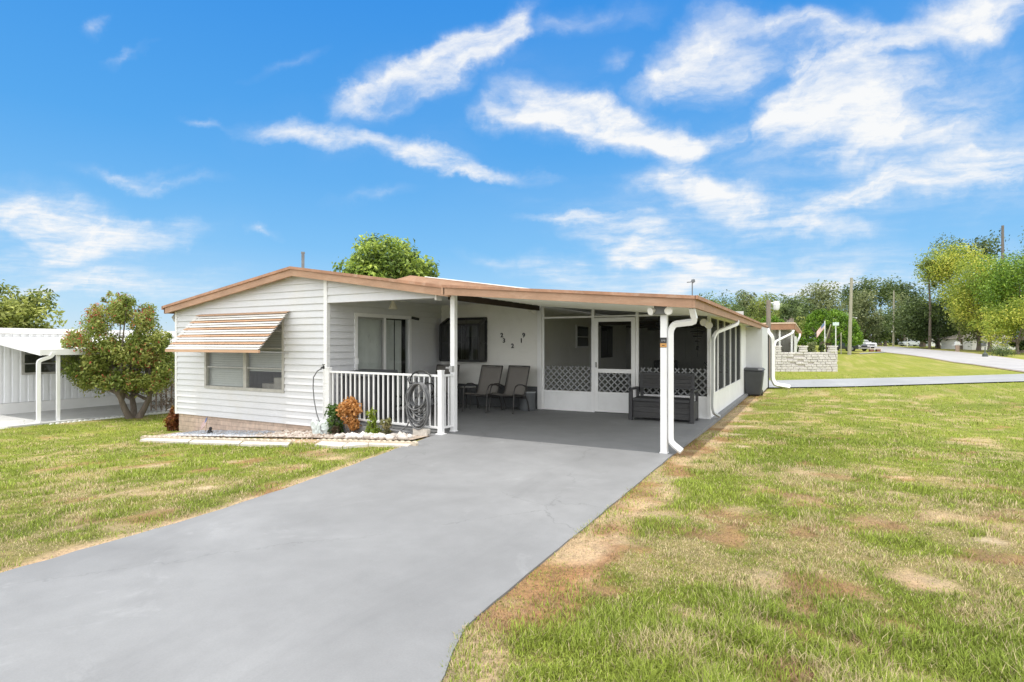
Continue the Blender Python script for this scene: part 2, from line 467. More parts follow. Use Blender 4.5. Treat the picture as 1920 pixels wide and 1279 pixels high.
# window
wroot = MB()
def frame_rect(mb, x0, x1, z0, z1, y0, y1, w):
    mb.box(x0, x0+w, y0, y1, z0, z1); mb.box(x1-w, x1, y0, y1, z0, z1)
    mb.box(x0+w, x1-w, y0, y1, z1-w, z1); mb.box(x0+w, x1-w, y0, y1, z0, z0+w)
frame_rect(wroot, WX0-.03, WX1+.03, WZ0-.03, WZ1+.02, YG-.035, YG+.05, .065)
wroot.box(WXM-.05, WXM+.05, YG-.03, YG+.05, WZ0+.035, WZ1-.045)
win = part('window', wroot, M_FRAMEGREY)
b = MB()
for x0, x1 in ((WX0+.035, WXM-.05), (WXM+.05, WX1-.035)):
    for z in (1.02, 1.45, 1.82): b.box(x0, x1, YG-.012, YG+.03, z-.016, z+.016)
part('glazing_bar', b, M_ALU, win)
for x0, x1 in ((WX0+.035, WXM-.05), (WXM+.05, WX1-.035)):
    p = MB(); p.quad((x0, YG+.008, WZ0+.035), (x1, YG+.008, WZ0+.035), (x1, YG+.008, WZ1-.045), (x0, YG+.008, WZ1-.045)); part('pane', p, M_GLASS, win)
bl = MB()
for k in range(30):
    z = WZ1-.05-k*.05
    bl.quad((WX0, YG+.068, z-.05), (WXM, YG+.068, z-.05), (WXM, YG+.098, z-.004), (WX0, YG+.098, z-.004))
    if z-.052 > .93: bl.quad((WXM, YG+.068, z-.05), (WX1, YG+.068, z-.05), (WX1, YG+.098, z-.004), (WXM, YG+.098, z-.004))
part('blind', bl, M_BLIND_W, win, recalc=False)
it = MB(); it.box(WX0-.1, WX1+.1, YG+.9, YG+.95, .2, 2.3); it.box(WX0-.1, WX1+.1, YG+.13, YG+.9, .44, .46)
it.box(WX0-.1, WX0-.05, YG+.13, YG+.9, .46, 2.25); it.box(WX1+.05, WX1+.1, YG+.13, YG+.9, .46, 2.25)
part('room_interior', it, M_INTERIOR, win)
rm = MB(); rm.box(-10.95, -10.1, YG+.35, YG+.75, .47, .66); rm.box(-10.5, -9.95, YG+.3, YG+.5, .47, .8); part('furniture_inside', rm, mat('beige_upholstery', (.32, .29, .26), .9, .3, 5), win)

# awning
aw_w = mat('awning_white', (.68, .66, .63), .45, .05, 3); aw_b = mat('awning_tan', (.46, .28, .17), .5, .12, 5)
aw = MB(); n = 15
Ax0, Ax1 = -12.66, -9.60
P0 = Vector((0, YG-.03, 2.25)); P1 = Vector((0, 7.42, 1.44)); dv = P1-P0; nv = Vector((0, dv.z, -dv.y)).normalized()
if nv.z < 0: nv = -nv
for k in range(n):
    a = P0+dv*(k/n); c2 = P0+dv*((k+1.12)/n)
    a = a-nv*.012; c2 = c2+nv*.030
    # each slat is a shallow channel
    mi = 1 if k % 3 == 0 else 0
    for (q0, q1) in (((a), (c2)),):
        v = [(Ax0, q0.y, q0.z), (Ax1, q0.y, q0.z), (Ax1, q1.y, q1.z), (Ax0, q1.y, q1.z)]
        w = [(x, y-nv.y*.004, z-nv.z*.004) for x, y, z in v]
        aw.hexa(w+v, mi)
    lip = [(Ax0, c2.y, c2.z), (Ax1, c2.y, c2.z)]
    aw.box(Ax0, Ax1, c2.y-.004, c2.y+.004, c2.z-.016, c2.z, mi)
awn = part('awning', aw, [aw_w, aw_b])
fr = MB(); fr.box(Ax0-.02, Ax1+.02, 7.385, 7.425, 1.375, 1.43); part('front_rail', fr, mat('awning_peach', (.52, .32, .20), .5, .08, 4), awn)
for x in (Ax0+.05, Ax1-.05, (Ax0+Ax1)/2):
    a = MB(); a.tube([P0+Vector((x, 0, -.03)), P1+Vector((x, 0, -.03))], .012, 6); part('rafter', a, M_ALU, awn)
for x in (Ax0+.06, Ax1-.06):
    a = MB(); a.tube([(x, 7.43, 1.40), (x, YG-.02, 1.36)], .01, 6); part('brace', a, M_ALU, awn)

# --- entry porch
# side wall with the sliding door
DY0, DY1, DYM, DZ1 = 9.0, 10.82, 9.92, 2.17
dw = lap(MB(), 'x', XC, lambda z: (YG+.06, YR), 0.0, 2.56, .139, [(DY0, DY1, .02, DZ1)], out=1)
part('porch_side_wall', dw, M_SIDING, recalc=False)
core = MB(); core.box(XC-.12, XC-.01, YG+.12, DY0, 0, 2.6); core.box(XC-.12, XC-.01, DY1, YR+.1, 0, 2.6); core.box(XC-.12, XC-.01, DY0, DY1, DZ1, 2.6)
part('wall_core', core, M_SIDING)
sd = MB()
for y0, y1 in ((DY0-.05, DY0+.03), (DY1-.03, DY1+.05)): sd.box(XC-.04, XC+.035, y0, y1, 0.02, DZ1+.05)
sd.box(XC-.04, XC+.036, DY0+.03, DY1-.03, DZ1-.03, DZ1+.05)
sd.box(XC-.03, XC+.02, DYM-.035, DYM+.035, .05, DZ1-.03)
sd.box(XC-.04, XC+.03, DY0+.03, DY1-.03, .01, .06)
sdo = part('sliding_door', sd, M_WHITE)
f2 = MB(); 
for y0, y1 in ((DY0+.03, DY0+.07), (DYM-.075, DYM-.036)): f2.box(XC-.035, XC+.005, y0, y1, .06, DZ1-.03)
f2.box(XC-.035, XC+.005, DY0+.07, DYM-.075, DZ1-.075, DZ1-.031)
part('sash', f2, M_ALU, sdo)
for y0, y1 in ((DY0+.07, DYM-.075), (DYM+.035, DY1-.03)):
    p = MB(); p.quad((XC-.015, y0, .06), (XC-.015, y1, .06), (XC-.015, y1, DZ1-.03), (XC-.015, y0, DZ1-.03)); part('pane', p, M_GLASS, sdo)
bl = MB(); y = DY0+.06; k = 0
while y < DY1-.1:
    ang = R(14+6*math.sin(k*2.1)) if y < DYM else R(24+14*math.sin(k*1.7))
    w = .105; dx, dy = math.sin(ang)*w/2, math.cos(ang)*w/2
    gap = (10.36 < y < 10.46) or y > 10.62
    if not gap:
        bl.quad((XC-.09-dx, y-dy, .1), (XC-.09+dx, y+dy, .1), (XC-.09+dx, y+dy, DZ1-.06), (XC-.09-dx, y-dy, DZ1-.06))
    y += .088; k += 1
part('vertical_blind', bl, M_BLIND, sdo, recalc=False)
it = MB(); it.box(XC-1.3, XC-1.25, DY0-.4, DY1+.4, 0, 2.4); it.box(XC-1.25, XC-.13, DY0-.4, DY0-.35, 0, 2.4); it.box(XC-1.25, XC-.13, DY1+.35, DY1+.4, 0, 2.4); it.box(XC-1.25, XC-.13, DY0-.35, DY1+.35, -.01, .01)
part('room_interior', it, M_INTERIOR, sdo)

# recessed wall
GX0, GX1, GZ0, GZ1 = -8.33, -7.18, 1.13, 2.2
nw = lap(MB(), 'y', YR, lambda z: (XC, XE), .53, 2.56, .2, [(GX0+.03, GX1-.03, GZ0+.03, GZ1-.03)], prot=.009)
part('porch_back_wall', nw, M_CREAM, recalc=False)
core = MB(); core.box(XC, GX0, YR+.01, YR+.1, .5, 2.62); core.box(GX1, XE, YR+.01, YR+.1, .5, 2.62); core.box(GX0, GX1, YR+.01, YR+.1, .5, GZ0); core.box(GX0, GX1, YR+.01, YR+.1, GZ1, 2.62)
part('wall_core', core, M_CREAM)
sk = MB(); sk.box(XC, XE-.01, YR-.03, YR+.05, 0, .525); part('painted_skirt', sk, M_DARKSKIRT)
tr = MB(); tr.box(XE-.02, XE+.09, YR-.06, YR+.02, .0, 2.4); part('corner_trim', tr, M_WHITE)
# garden window: a black framed glass bay with a sloping glass top
g = MB(); YO = YR-.36
c8 = dict(a=(GX0, YO, GZ0), b=(GX1, YO, GZ0), c=(GX1, YO, GZ1-.17), d=(GX0, YO, GZ1-.17), e=(GX0, YR-.02, GZ0), f=(GX1, YR-.02, GZ0), g=(GX1, YR-.02, GZ1), h=(GX0, YR-.02, GZ1))
for p, q in ('ab', 'bc', 'cd', 'da', 'ae', 'bf', 'cg', 'dh', 'ef', 'fg', 'gh', 'he'):
    g.tube([c8[p], c8[q]], .03, rect=(.052, .052))
for x in (GX0, GX1): g.tube([(x, YO, 1.58), (x, YR-.02, 1.58)], .02, rect=(.03, .03))
g.box(GX0+.02, GX1-.02, YO+.02, YR-.03, 1.57, 1.585)
gwn = part('garden_window', g, M_BLACKMETAL)
for nm in ('abcd', 'aehd', 'bfgc', 'dcgh'):
    p = MB(); q = [Vector(c8[k]) for k in nm]
    ce = sum(q, Vector())/4; p.quad(*[ce+(v-ce)*.97 for v in q]); part('pane', p, M_GLASS_D if nm in ('abcd', 'dcgh') else M_GLASS_DD, gwn)
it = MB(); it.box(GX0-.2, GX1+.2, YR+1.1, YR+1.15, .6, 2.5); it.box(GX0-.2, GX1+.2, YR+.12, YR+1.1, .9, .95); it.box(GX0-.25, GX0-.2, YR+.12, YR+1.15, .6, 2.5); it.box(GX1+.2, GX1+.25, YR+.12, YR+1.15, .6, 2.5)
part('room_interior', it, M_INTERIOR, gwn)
cb = MB(); cb.box(-8.2, -7.75, YR+.7, YR+1.05, 1.75, 2.25); cb.box(-7.72, -7.4, YR+.7, YR+1.05, 1.75, 2.25); part('kitchen_cabinet', cb, mat('green_grey_cabinet', (.20, .24, .22), .6, .1, 3), gwn)
M_BOT = mat('pale_glass_bottle', (.55, .6, .6), .2, .05, 2)
for bx_, hh in ((-7.55, 1.0), (-7.95, .6)):
    bt = MB(); bt.lathe([(.03, 1.14), (.035, 1.14+.11*hh), (.012, 1.14+.16*hh), (.012, 1.14+.22*hh)], (bx_, YO+.18, 0), 10); part('bottle_on_sill', bt, M_BOT, gwn)

# house numbers
for ch, px, py in (('2', 941, 629), ('3', 945, 639), ('2', 961, 649), ('1', 977.5, 639), ('9', 982, 629)):
    a, b_, v = ray(px, py); t = (YR-.02)/b_
    fc = bpy.data.curves.new('house_number', 'FONT'); fc.body = ch; fc.size = .15; fc.extrude = .006; fc.align_x = 'CENTER'; fc.align_y = 'CENTER'; fc.offset = .0035
    tmp = bpy.data.objects.new('tmp', fc); col.objects.link(tmp)
    dg = bpy.context.evaluated_depsgraph_get(); me = bpy.data.meshes.new_from_object(tmp.evaluated_get(dg)); bpy.data.objects.remove(tmp)
    me.transform(Matrix.Translation((a*t-XC, YR-.024-YG, EYE+v*t))@Matrix.Rotation(R(90), 4, 'X'))
    me.materials.clear(); me.materials.append(M_BLACKMETAL)
    o = bpy.data.objects.new('house_number', me); col.objects.link(o); o.parent = home

# beam across the porch front
bm_ = lap(MB(), 'y', YG, lambda z: (XC+.03, min(-5.9, XR+(ZR-.08-z)/SR)), 2.372, 2.98, .155)
bm_.box(XC+.03, -5.9, YG+.005, YG+.14, 2.373, 2.42); bm_.box(XC+.03, -5.9, YG+.12, YG+.14, 2.42, 2.46)
part('porch_beam', bm_, M_SIDING, recalc=False)
tr = MB(); tr.box(-5.9, -5.86, YG-.03, YG+.14, 2.33, 2.5); part('beam_end_cap', tr, M_WHITE)
cl = MB(); cl.box(XC-.01, XE-.04, YG+.145, YR, 2.56, 2.60); part('porch_ceiling', cl, M_CEIL)
ef = MB(); ef.box(XE-.02, XE+.045, YG+.15, YR-.07, 2.345, 2.46); part('eave_board', ef, M_DARKBROWN)
# porch light (small bell shade) and dark security camera
pl = MB(); a = atD(737, 571, 10.6); a = atD(737, 562, 11.9)
pl.lathe([(.035, -.02), (.03, -.05), (.05, -.09), (.1, -.2), (.095, -.2), (.045, -.1)], a, 14); part('porch_light', pl, mat('frosted_shade', (.55, .52, .45), .4, .1, 5), smooth=50)
pc = MB(); pc.tube([(XC+.02, 10.93, 2.17), (XC+.09, 10.9, 2.17)], .02, 8); pc.tube([(XC+.05, 10.84, 2.185), (XC+.17, 10.98, 2.15)], .032, 10); part('security_camera', pc, M_BLACKMETAL, smooth=40)
oc = MB(); oc.box(XC+.04, XC+.06, 8.98, 9.03, 1.12, 1.24); part('switch_box', oc, M_WHITE)

# --- main roof: front gable part, then the slightly higher rear part
def gable_roof(mb, y0, y1, xl, xr_, dz, th):
    zl, zrr, zc = zroof(xl)+dz, zroof(xr_)+dz, ZR+dz
    mb.hexa([(xl, y0, zl-th), (XR, y0, zc-th), (XR, y1, zc-th), (xl, y1, zl-th), (xl, y0, zl), (XR, y0, zc), (XR, y1, zc), (xl, y1, zl)])
    mb.hexa([(XR, y0, zc-th), (xr_, y0, zrr-th), (xr_, y1, zrr-th), (XR, y1, zc-th), (XR, y0, zc), (xr_, y0, zrr), (xr_, y1, zrr), (XR, y1, zc)])
rf = MB(); gable_roof(rf, 8.03, 11.95, -13.72, -5.50, -.008, .06); gable_roof(rf, 11.9, YB+.3, -13.72, -5.62, .25, .08)
roof = part('roof', rf, M_ROOF)
YF = 7.98
def strip(mb, xs, ztop, h, y0, y1, dz=0):
    for x0, x1 in zip(xs, xs[1:]):
        mb.hexa([(x0, y0, ztop(x0)-h+dz), (x1, y0, ztop(x1)-h+dz), (x1, y1, ztop(x1)-h+dz), (x0, y1, ztop(x0)-h+dz),
                 (x0, y0, ztop(x0)+dz), (x1, y0, ztop(x1)+dz), (x1, y1, ztop(x1)+dz), (x0, y1, ztop(x0)+dz)])
fb = MB(); strip(fb, [-13.74, XR, -5.46], zroof, .165, YF, YF+.045, -.012); strip(fb, [-13.73, XR, -5.6], zroof, .33, 11.86, 11.89, .25)
fb.box(-13.75, -13.715, YF, YB, zroof(-13.73)-.17, zroof(-13.73)-.012)
part('fascia', fb, M_FASCIA)
so = MB(); strip(so, [-13.7, XR, -5.52], zroof, .02, YF+.046, YG+.05, -.11); part('soffit', so, M_FASCIA)
fl = MB(); strip(fl, [-13.78, XR, -5.44], zroof, .055, YF-.03, YF+.06, .014); fl.box(-13.80, -13.755, YF-.03, YB, zroof(-13.73)-.08, zroof(-13.73)+.0)
rl = MB(); strip(rl, [XR+.5, -5.6], zroof, .018, 11.82, 11.9, .268); part('roof_edge', rl, M_WHITE)
part('drip_edge', fl, M_FASCIA_LIP)
gu = MB(); gu.tube([(-13.68, YG+.05, 2.28), (-13.7, YG-.02, 2.2), (-13.68, YG+.03, 2.1)], .035, 8); part('gutter_outlet', gu, M_FRAMEGREY)
vp = MB(); q = atD(568, 500, 13.0); vp.lathe([(.035, -.35), (.035, .30), (.045, .30), (.045, .34), (0, .34)], (q.x, q.y, q.z), 10); part('vent_pipe', vp, mat('grey_vent_pipe', (.16, .16, .16), .6, .2, 8), smooth=40)
an = MB(); q = atD(1298, 556, 14.0)
an.tube([(q.x, q.y, q.z-.3), (q.x, q.y, q.z+.36)], .014, 6); an.tube([(q.x-.13, q.y, q.z+.36), (q.x+.06, q.y, q.z+.37)], .012, 6); an.lathe([(0, -.05), (.05, -.02), (.045, .04), (0, .06)], (q.x+.02, q.y, q.z+.38), 8); part('roof_antenna', an, mat('dull_metal', (.12, .13, .14), .5, .2, 8))

# --- carport / screen room roof: one flat pan roof falling to the right
YC, XW = 7.80, -1.40
def zcar(x): return 2.52-(x+5.42)*.0843
cr = MB()
for xa, xb, ya in ((-5.44, XW, YC+.04), (-5.66, -5.44, 8.06)):
    cr.hexa([(xa, ya, zcar(xa)-.075), (xb, ya, zcar(xb)-.075), (xb, YB, zcar(xb)-.075), (xa, YB, zcar(xa)-.075),
         (xa, ya, zcar(xa)-.01), (xb, ya, zcar(xb)-.01), (xb, YB, zcar(xb)-.01), (xa, YB, zcar(xa)-.01)])
y = YC+.3
while y < YR-.1:   # pan seams on the underside
    cr.hexa([(-5.43, y, zcar(-5.43)-.105), (XW-.1, y, zcar(XW-.1)-.105), (XW-.1, y+.02, zcar(XW-.1)-.105), (-5.43, y+.02, zcar(-5.43)-.105),
             (-5.43, y, zcar(-5.43)-.07), (XW-.1, y, zcar(XW-.1)-.07), (XW-.1, y+.02, zcar(XW-.1)-.07), (-5.43, y+.02, zcar(-5.43)-.07)])
    y += .305
part('carport_roof', cr, M_CEIL)
rt = MB(); rt.hexa([(-5.5, YC+.1, zcar(-5.5)), (XW-.06, YC+.1, zcar(XW-.06)), (XW-.06, YB, zcar(XW-.06)), (-5.5, YB, zcar(-5.5)),
    (-5.5, YC+.1, zcar(-5.5)+.025), (XW-.06, YC+.1, zcar(XW-.06)+.025), (XW-.06, YB, zcar(XW-.06)+.025), (-5.5, YB, zcar(-5.5)+.025)]); part('roof_coating', rt, M_ROOF)
fb = MB(); strip(fb, [-5.46, XW], zcar, .145, YC, YC+.035, 0)
part('fascia', fb, M_FASCIA)
fb = MB()
ze = zcar(XW)
fb.box(XW+.002, XW+.04, YC, 15.2, ze-.145, ze-.002); fb.box(XW+.002, XW+.04, 15.206, YB, ze-.145, ze-.002)
part('fascia', fb, M_FASCIA)
fl = MB(); strip(fl, [-5.47, XW+.05], zcar, .045, YC-.03, YC+.06, .022)
fl.box(XW+.041, XW+.08, YC-.03, YB, ze-.03, ze+.02)
part('drip_edge', fl, M_FASCIA_LIP)
ds = MB(); ds.box(-5.5, -5.44, YC, YF+.05, zcar(-5.46)-.14, zcar(-5.46)+.0); part('fascia_return', ds, M_FASCIA)
hb = MB(); strip(hb, [-5.4, XW-.1], zcar, .17, 8.1, 8.2, -.08)
# posts
for x, y in ((-1.83, 8.06), (-5.585, 8.3)):
    p = MB(); p.box(x-.045, x+.045, y-.045, y+.045, 0.0, zcar(x)-.076); p.box(x-.055, x+.055, y-.055, y+.055, 0, .012)
    part('post', p, M_WHITE)
st = MB(); st.box(-1.876, -1.784, 8.010, 8.014, 1.50, 1.64, 0); st.box(-1.876, -1.784, 8.008, 8.0102, 1.505, 1.56, 1)
for k in range(3): st.box(-1.855+k*.02, -1.845+k*.02, 8.0078, 8.0102, 1.585+.008*(k % 2), 1.61, 2)
st.box(-1.85, -1.812, 8.006, 8.0082, 1.525, 1.535, 0)
part('warning_plate', st, [M_BLACKMETAL, mat('orange_plate', (.52, .27, .08), .5, .1, 20), mat('grey_print', (.3, .3, .3), .5, .1, 9)])

# --- screen room
XS = -1.84
YE = 18.0
fr = MB()
zh = lambda x: zcar(x)-.08
def vbar(mb, x, z0, z1, w=.06, y=YR, d=.05): mb.box(x-w/2, x+w/2, y-d/2, y+d/2, z0, z1)
for x in (XE+.11, -4.36, -3.34, XS): vbar(fr, x, 0, zh(x)-.02, .065)
fr.box(XE+.143, -4.393, YR-.02, YR+.02, 2.15, 2.19); fr.box(-3.307, XS-.033, YR-.02, YR+.02, 2.15, 2.19)
fr.box(XE+.143, -4.393, YR-.021, YR+.021, .42, .46); fr.box(-3.307, XS-.033, YR-.021, YR+.021, .42, .46)
fr.box(XE+.143, -4.393, YR-.021, YR+.021, 0, .03); fr.box(-3.307, XS-.033, YR-.021, YR+.021, 0, .03)
fr.box(-4.327, -3.373, YR-.021, YR+.021, 2.16, 2.19)
part('screen_frame', fr, M_WHITE)
kp = MB(); kp.box(XE+.143, -4.393, YR-.008, YR+.008, .03, .42); part('kick_panel', kp, M_WHITE_PANEL)
kp = MB(); kp.box(-3.307, XS-.033, YR-.008, YR+.008, .03, .42); part('kick_panel', kp, M_WHITE_PANEL)
for x0, x1 in ((XE+.143, -4.393), (-4.327, -3.373), (-3.307, XS-.033)):
    s_ = MB()
    if x0 != -4.327: s_.quad((x0, YR+.002, .46), (x1, YR+.002, .46), (x1, YR+.002, 2.15), (x0, YR+.002, 2.15))
    s_.quad((x0, YR+.002, 2.19), (x1, YR+.002, 2.19), (x1, YR+.002, zh(x1)), (x0, YR+.002, zh(x0)))
    part('insect_screen', s_, M_SCREEN)
def lattice(mb, x0, x1, z0, z1, y, sp=.147, w=.029, t=.008):
    mb_ = mb
    for sgn in (1, -1):
        k = -40
        for k in range(-40, 41):
            c_ = k*sp*1.0
            # line z - z0 = sgn*(x - x0) + c_
            pts = []
            xa, xb = x0, x1
            za, zb = z0+sgn*(xa-x0)+c_, z0+sgn*(xb-x0)+c_
            # clip
            t0, t1 = 0.0, 1.0
            dz = zb-za
            for lo, hi in ((z0, z1),):
                if abs(dz) < 1e-9: continue
                a, b_ = (lo-za)/dz, (hi-za)/dz
                if a > b_: a, b_ = b_, a
                t0 = max(t0, a); t1 = min(t1, b_)
            if t1-t0 < .01: continue
            A = Vector((xa+(xb-xa)*t0, y+(t if sgn > 0 else 0), za+dz*t0)); B = Vector((xa+(xb-xa)*t1, y+(t if sgn > 0 else 0), za+dz*t1))
            mb_.tube([A, B], .01, rect=(t*.9, w), up=(0, 0, 1), mi=0)
for x0, x1 in ((XE+.15, -4.40), (-3.30, XS-.04)):
    l_ = MB(); lattice(l_, x0, x1, .47, 1.03, YR+.03); part('lattice_panel', l_, M_LATTICE)
# screen door
d_ = MB(); dx0, dx1 = -4.322, -3.378
for x in (dx0+.045, dx1-.045): d_.box(x-.045, x+.045, YR-.035, YR-.003, .02, 2.14)
for z0, z1 in ((2.05, 2.14), (.90, .99), (.42, .47), (.02, .06)): d_.box(dx0+.09, dx1-.09, YR-.033, YR-.005, z0, z1)
sdr = part('screen_door', d_, M_WHITE)
k_ = MB(); k_.box(dx0+.09, dx1-.09, YR-.022, YR-.014, .06, .42); part('kick_panel', k_, M_WHITE_PANEL, sdr)
s_ = MB(); s_.quad((dx0+.09, YR-.016, .47), (dx1-.09, YR-.016, .47), (dx1-.09, YR-.016, .9), (dx0+.09, YR-.016, .9)); s_.quad((dx0+.09, YR-.016, .99), (dx1-.09, YR-.016, .99), (dx1-.09, YR-.016, 2.05), (dx0+.09, YR-.016, 2.05)); part('insect_screen', s_, M_SCREEN, sdr)
l_ = MB(); lattice(l_, dx0+.095, dx1-.095, .475, .895, YR+.0); part('lattice_panel', l_, M_LATTICE, sdr)
h_ = MB(); h_.box(dx0+.025, dx0+.065, YR-.05, YR-.036, 1.02, 1.14); h_.tube([(dx0+.045, YR-.05, 1.12), (dx0+.06, YR-.085, 1.1), (dx0+.06, YR-.085, 1.05), (dx0+.045, YR-.05, 1.03)], .008, 6); part('handle', h_, M_ALU, sdr)
# right-hand screened wall
rw = MB(); ys = [12.2, 13.3, 14.4, 15.55, 16.75, YE]
for y in ys: rw.box(XS-.03, XS+.03, y-.022, y+.022, .50, zcar(XS)-.12)
rw.box(XS-.03, XS+.03, YR+.03, YE+.1, zcar(XS)-.12, zcar(XS)-.076); rw.box(XS-.03, XS+.03, 12.222, YE+.1, .46, .50)
part('screen_frame', rw, M_WHITE)
for y0, y1 in zip(ys, ys[1:]):
    s_ = MB(); s_.quad((XS, y0+.022, .5), (XS, y1-.022, .5), (XS, y1-.022, zcar(XS)-.12), (XS, y0+.022, zcar(XS)-.12)); part('sun_screen', s_, M_SCREEN_S)
kp = MB(); kp.box(XS-.02, XS+.02, 12.17, YE+.1, 0.0, .46); part('kick_panel', kp, M_WHITE_PANEL)
wp = MB()
for y0, y1 in ((YE+.1, 18.72), (18.73, 19.4)): wp.box(XS-.02, XS+.025, y0, y1, 0, zcar(XS)-.08)
part('side_wall_panel', wp, M_WHITE_PANEL)
# shed end
sh = MB(); sh.box(XS+.03, -1.33, 19.42, 22.1, 0.0, zcar(-1.33)-.08)
part('shed_wall', sh, mat('pale_grey_wall', (.60, .605, .61), .55, .06, 1.2, dirt=((.45, .44, .43), .3, 2)))
bs = MB(); bs.box(-1.36, -1.30, 22.1, 22.24, -.05, zcar(XW)-.1); part('corner_strip', bs, M_BLACKMETAL)
cn = MB(); cn.box(-1.42, -1.3, YB-.08, YB+.02, ze-.2, ze-.02); part('gutter_end', cn, M_DARKBROWN)
# inside walls of the screen room
iw = MB(); iw.box(XE-.05, XE+.02, YR+.1, 19.3, 0, 2.5)
part('inner_side_wall', iw, M_CREAM)
bw = MB(); x = XE+.02
while x < XS-.05:
    x1 = min(x+.195, XS-.03); bw.box(x, x1, 19.3, 19.34, 0, 2.6); bw.box(x1, min(x1+.008, XS-.03), 19.312, 19.34, 0, 2.6); x = x1+.008
part('inner_back_wall', bw, M_PANELWALL)
iwn = MB(); iwn.box(XE+.02, XE+.06, 14.45, 15.38, 1.44, 2.08); w_ = part('side_window', iwn, M_WHITE)
p = MB(); p.box(XE+.055, XE+.068, 14.5, 15.33, 1.76, 2.04); p.box(XE+.055, XE+.068, 14.5, 15.33, 1.49, 1.74); part('pane', p, M_GLASS_D, w_)
dr = MB(); dr.box(XE+.02, XE+.065, 15.6, 16.45, .05, 2.1); d2 = part('house_door', dr, M_WHITE)
kb = MB(); kb.lathe([(0, 0), (.035, .01), (.03, .06), (0, .07)], (XE+.065, 15.7, 1.02), 10, axis=Matrix.Rotation(R(90), 3, 'Y')); part('handle', kb, M_BLACKMETAL, d2); kb = MB(); kb.lathe([(0, 0), (.03, .01), (.028, .03), (0, .04)], (XE+.065, 15.7, 1.2), 10, axis=Matrix.Rotation(R(90), 3, 'Y')); part('lock', kb, M_BLACKMETAL, d2)
dk = MB(); dk.box(XE+.02, XE+.05, 16.5, 17.65, 1.12, 2.12); dkw = part('side_window', dk, M_BLACKMETAL)
p = MB(); p.box(XE+.05, XE+.056, 16.56, 17.05, 1.18, 2.06); p.box(XE+.05, XE+.056, 17.11, 17.6, 1.18, 2.06); part('pane', p, M_GLASS_D, dkw)
vb = MB(); vb.box(-4.95, -4.35, 19.27, 19.3, 2.02, 2.26); part('wall_vent', vb, M_BLACKMETAL)
# inner lattice of beams seen under the roof
for y in (15.6, 18.9):
    bm2 = MB(); bm2.box(-5.6, XS, y, y+.08, 2.09, 2.19); part('roof_beam', bm2, M_DARKBROWN)

# --- downspouts (rectangular white pipes)
def spout(pts, w=.075, d=.06):
    mb = MB()
    # round the corners a little
    P = [Vector(p) for p in pts]; out = [P[0]]
    for a, b_, c_ in zip(P, P[1:], P[2:]):
        r_ = min(.06, (b_-a).length*.4, (c_-b_).length*.4)
        p0 = b_+(a-b_).normalized()*r_; p2 = b_+(c_-b_).normalized()*r_
        for t in (0, .5, 1): out.append(p0*(1-t)**2+b_*2*t*(1-t)+p2*t*t)
    out.append(P[-1]); mb.tube(out, .03, rect=(w, d)); return mb
part('downspout', spout([(-1.42, 7.9, 2.05), (-1.42, 7.98, 1.97), (-1.40, 8.06, 1.86), (-1.70, 8.08, 1.83), (-1.745, 8.06, 1.74), (-1.745, 8.06, .16), (-1.58, 8.02, .05)]), M_WHITE, smooth=40)
part('downspout', spout([(-1.37, 12.95, 2.05), (-1.38, 12.9, 1.98), (-1.70, 12.15, 1.79), (-1.745, 12.05, 1.66), (-1.745, 12.05, .55)], .06, .06), M_WHITE, smooth=40)
part('conduit', spout([(-1.74, 11.98, 1.7), (-1.755, 11.98, .25), (-1.73, 12.0, .14), (-1.66, 12.35, .04)], .045, .045), mat('grey_pvc', (.40, .41, .41), .5, .1, 5), smooth=40)
part('downspout', spout([(-1.36, 22.15, 2.1), (-1.34, 22.1, 2.0), (-1.2, 22.15, 1.8), (-1.18, 22.2, 1.6), (-1.18, 22.2, .28), (-1.1, 22.2, .1), (-.62, 22.25, .02)], .12, .1), M_WHITE, smooth=40)

# --- floodlights
M_HOUSING = mat('dull_grey_housing', (.14, .14, .13), .6, .2, 9)
M_LAMP = mat('lamp_lens', (.72, .70, .64), .25, .05, 8)
def flood(c, base, heads, s=.05, rear=None):
    rear = rear or M_HOUSING
    mb = MB(); c = Vector(c)
    mb.obox(c, base); f = part('floodlight', mb, rear, bevel=.006)
    for hp, hd in heads:
        hp = c+Vector(hp); hd = Vector(hd).normalized()
        M3 = hd.to_track_quat('Z', 'Y').to_matrix()
        h = MB(); h.lathe([(.016, -.10), (.03, -.07), (s, 0), (s+.006, .012), (s*.95, .014), (s*.85, .006), (0, .002)], hp, 16, axis=M3); h.tube([c, hp-hd*.08], .011, 6)
        part('lamp_head', h, M_LAMP, f, smooth=45)
flood((-1.86, 7.97, 2.03), (.17, .09, .13), [((-.12, -.08, -.02), (-.5, -.8, -.25)), ((.13, -.09, -.02), (.1, -1, -.2))], .05)
flood((-5.78, 12.02, 2.39), (.12, .06, .08), [((-.08, -.1, -.02), (-.3, -.9, -.2)), ((.04, -.12, -.08), (.1, -.9, -.3))], .06)
flood((-1.88, 12.03, 1.96), (.06, .08, .12), [((-.03, -.1, .03), (.0, -1, -.1)), ((.07, -.1, -.03), (.1, -1, -.1))], .07, M_WHITE)
bx = MB(); bx.box(-5.62, -5.55, 8.2, 8.25, 1.06, 1.16); bx.tube([(-5.61, 8.22, 1.12), (-5.66, 8.16, 1.13)], .02, 8); part('gate_latch', bx, M_ALU)
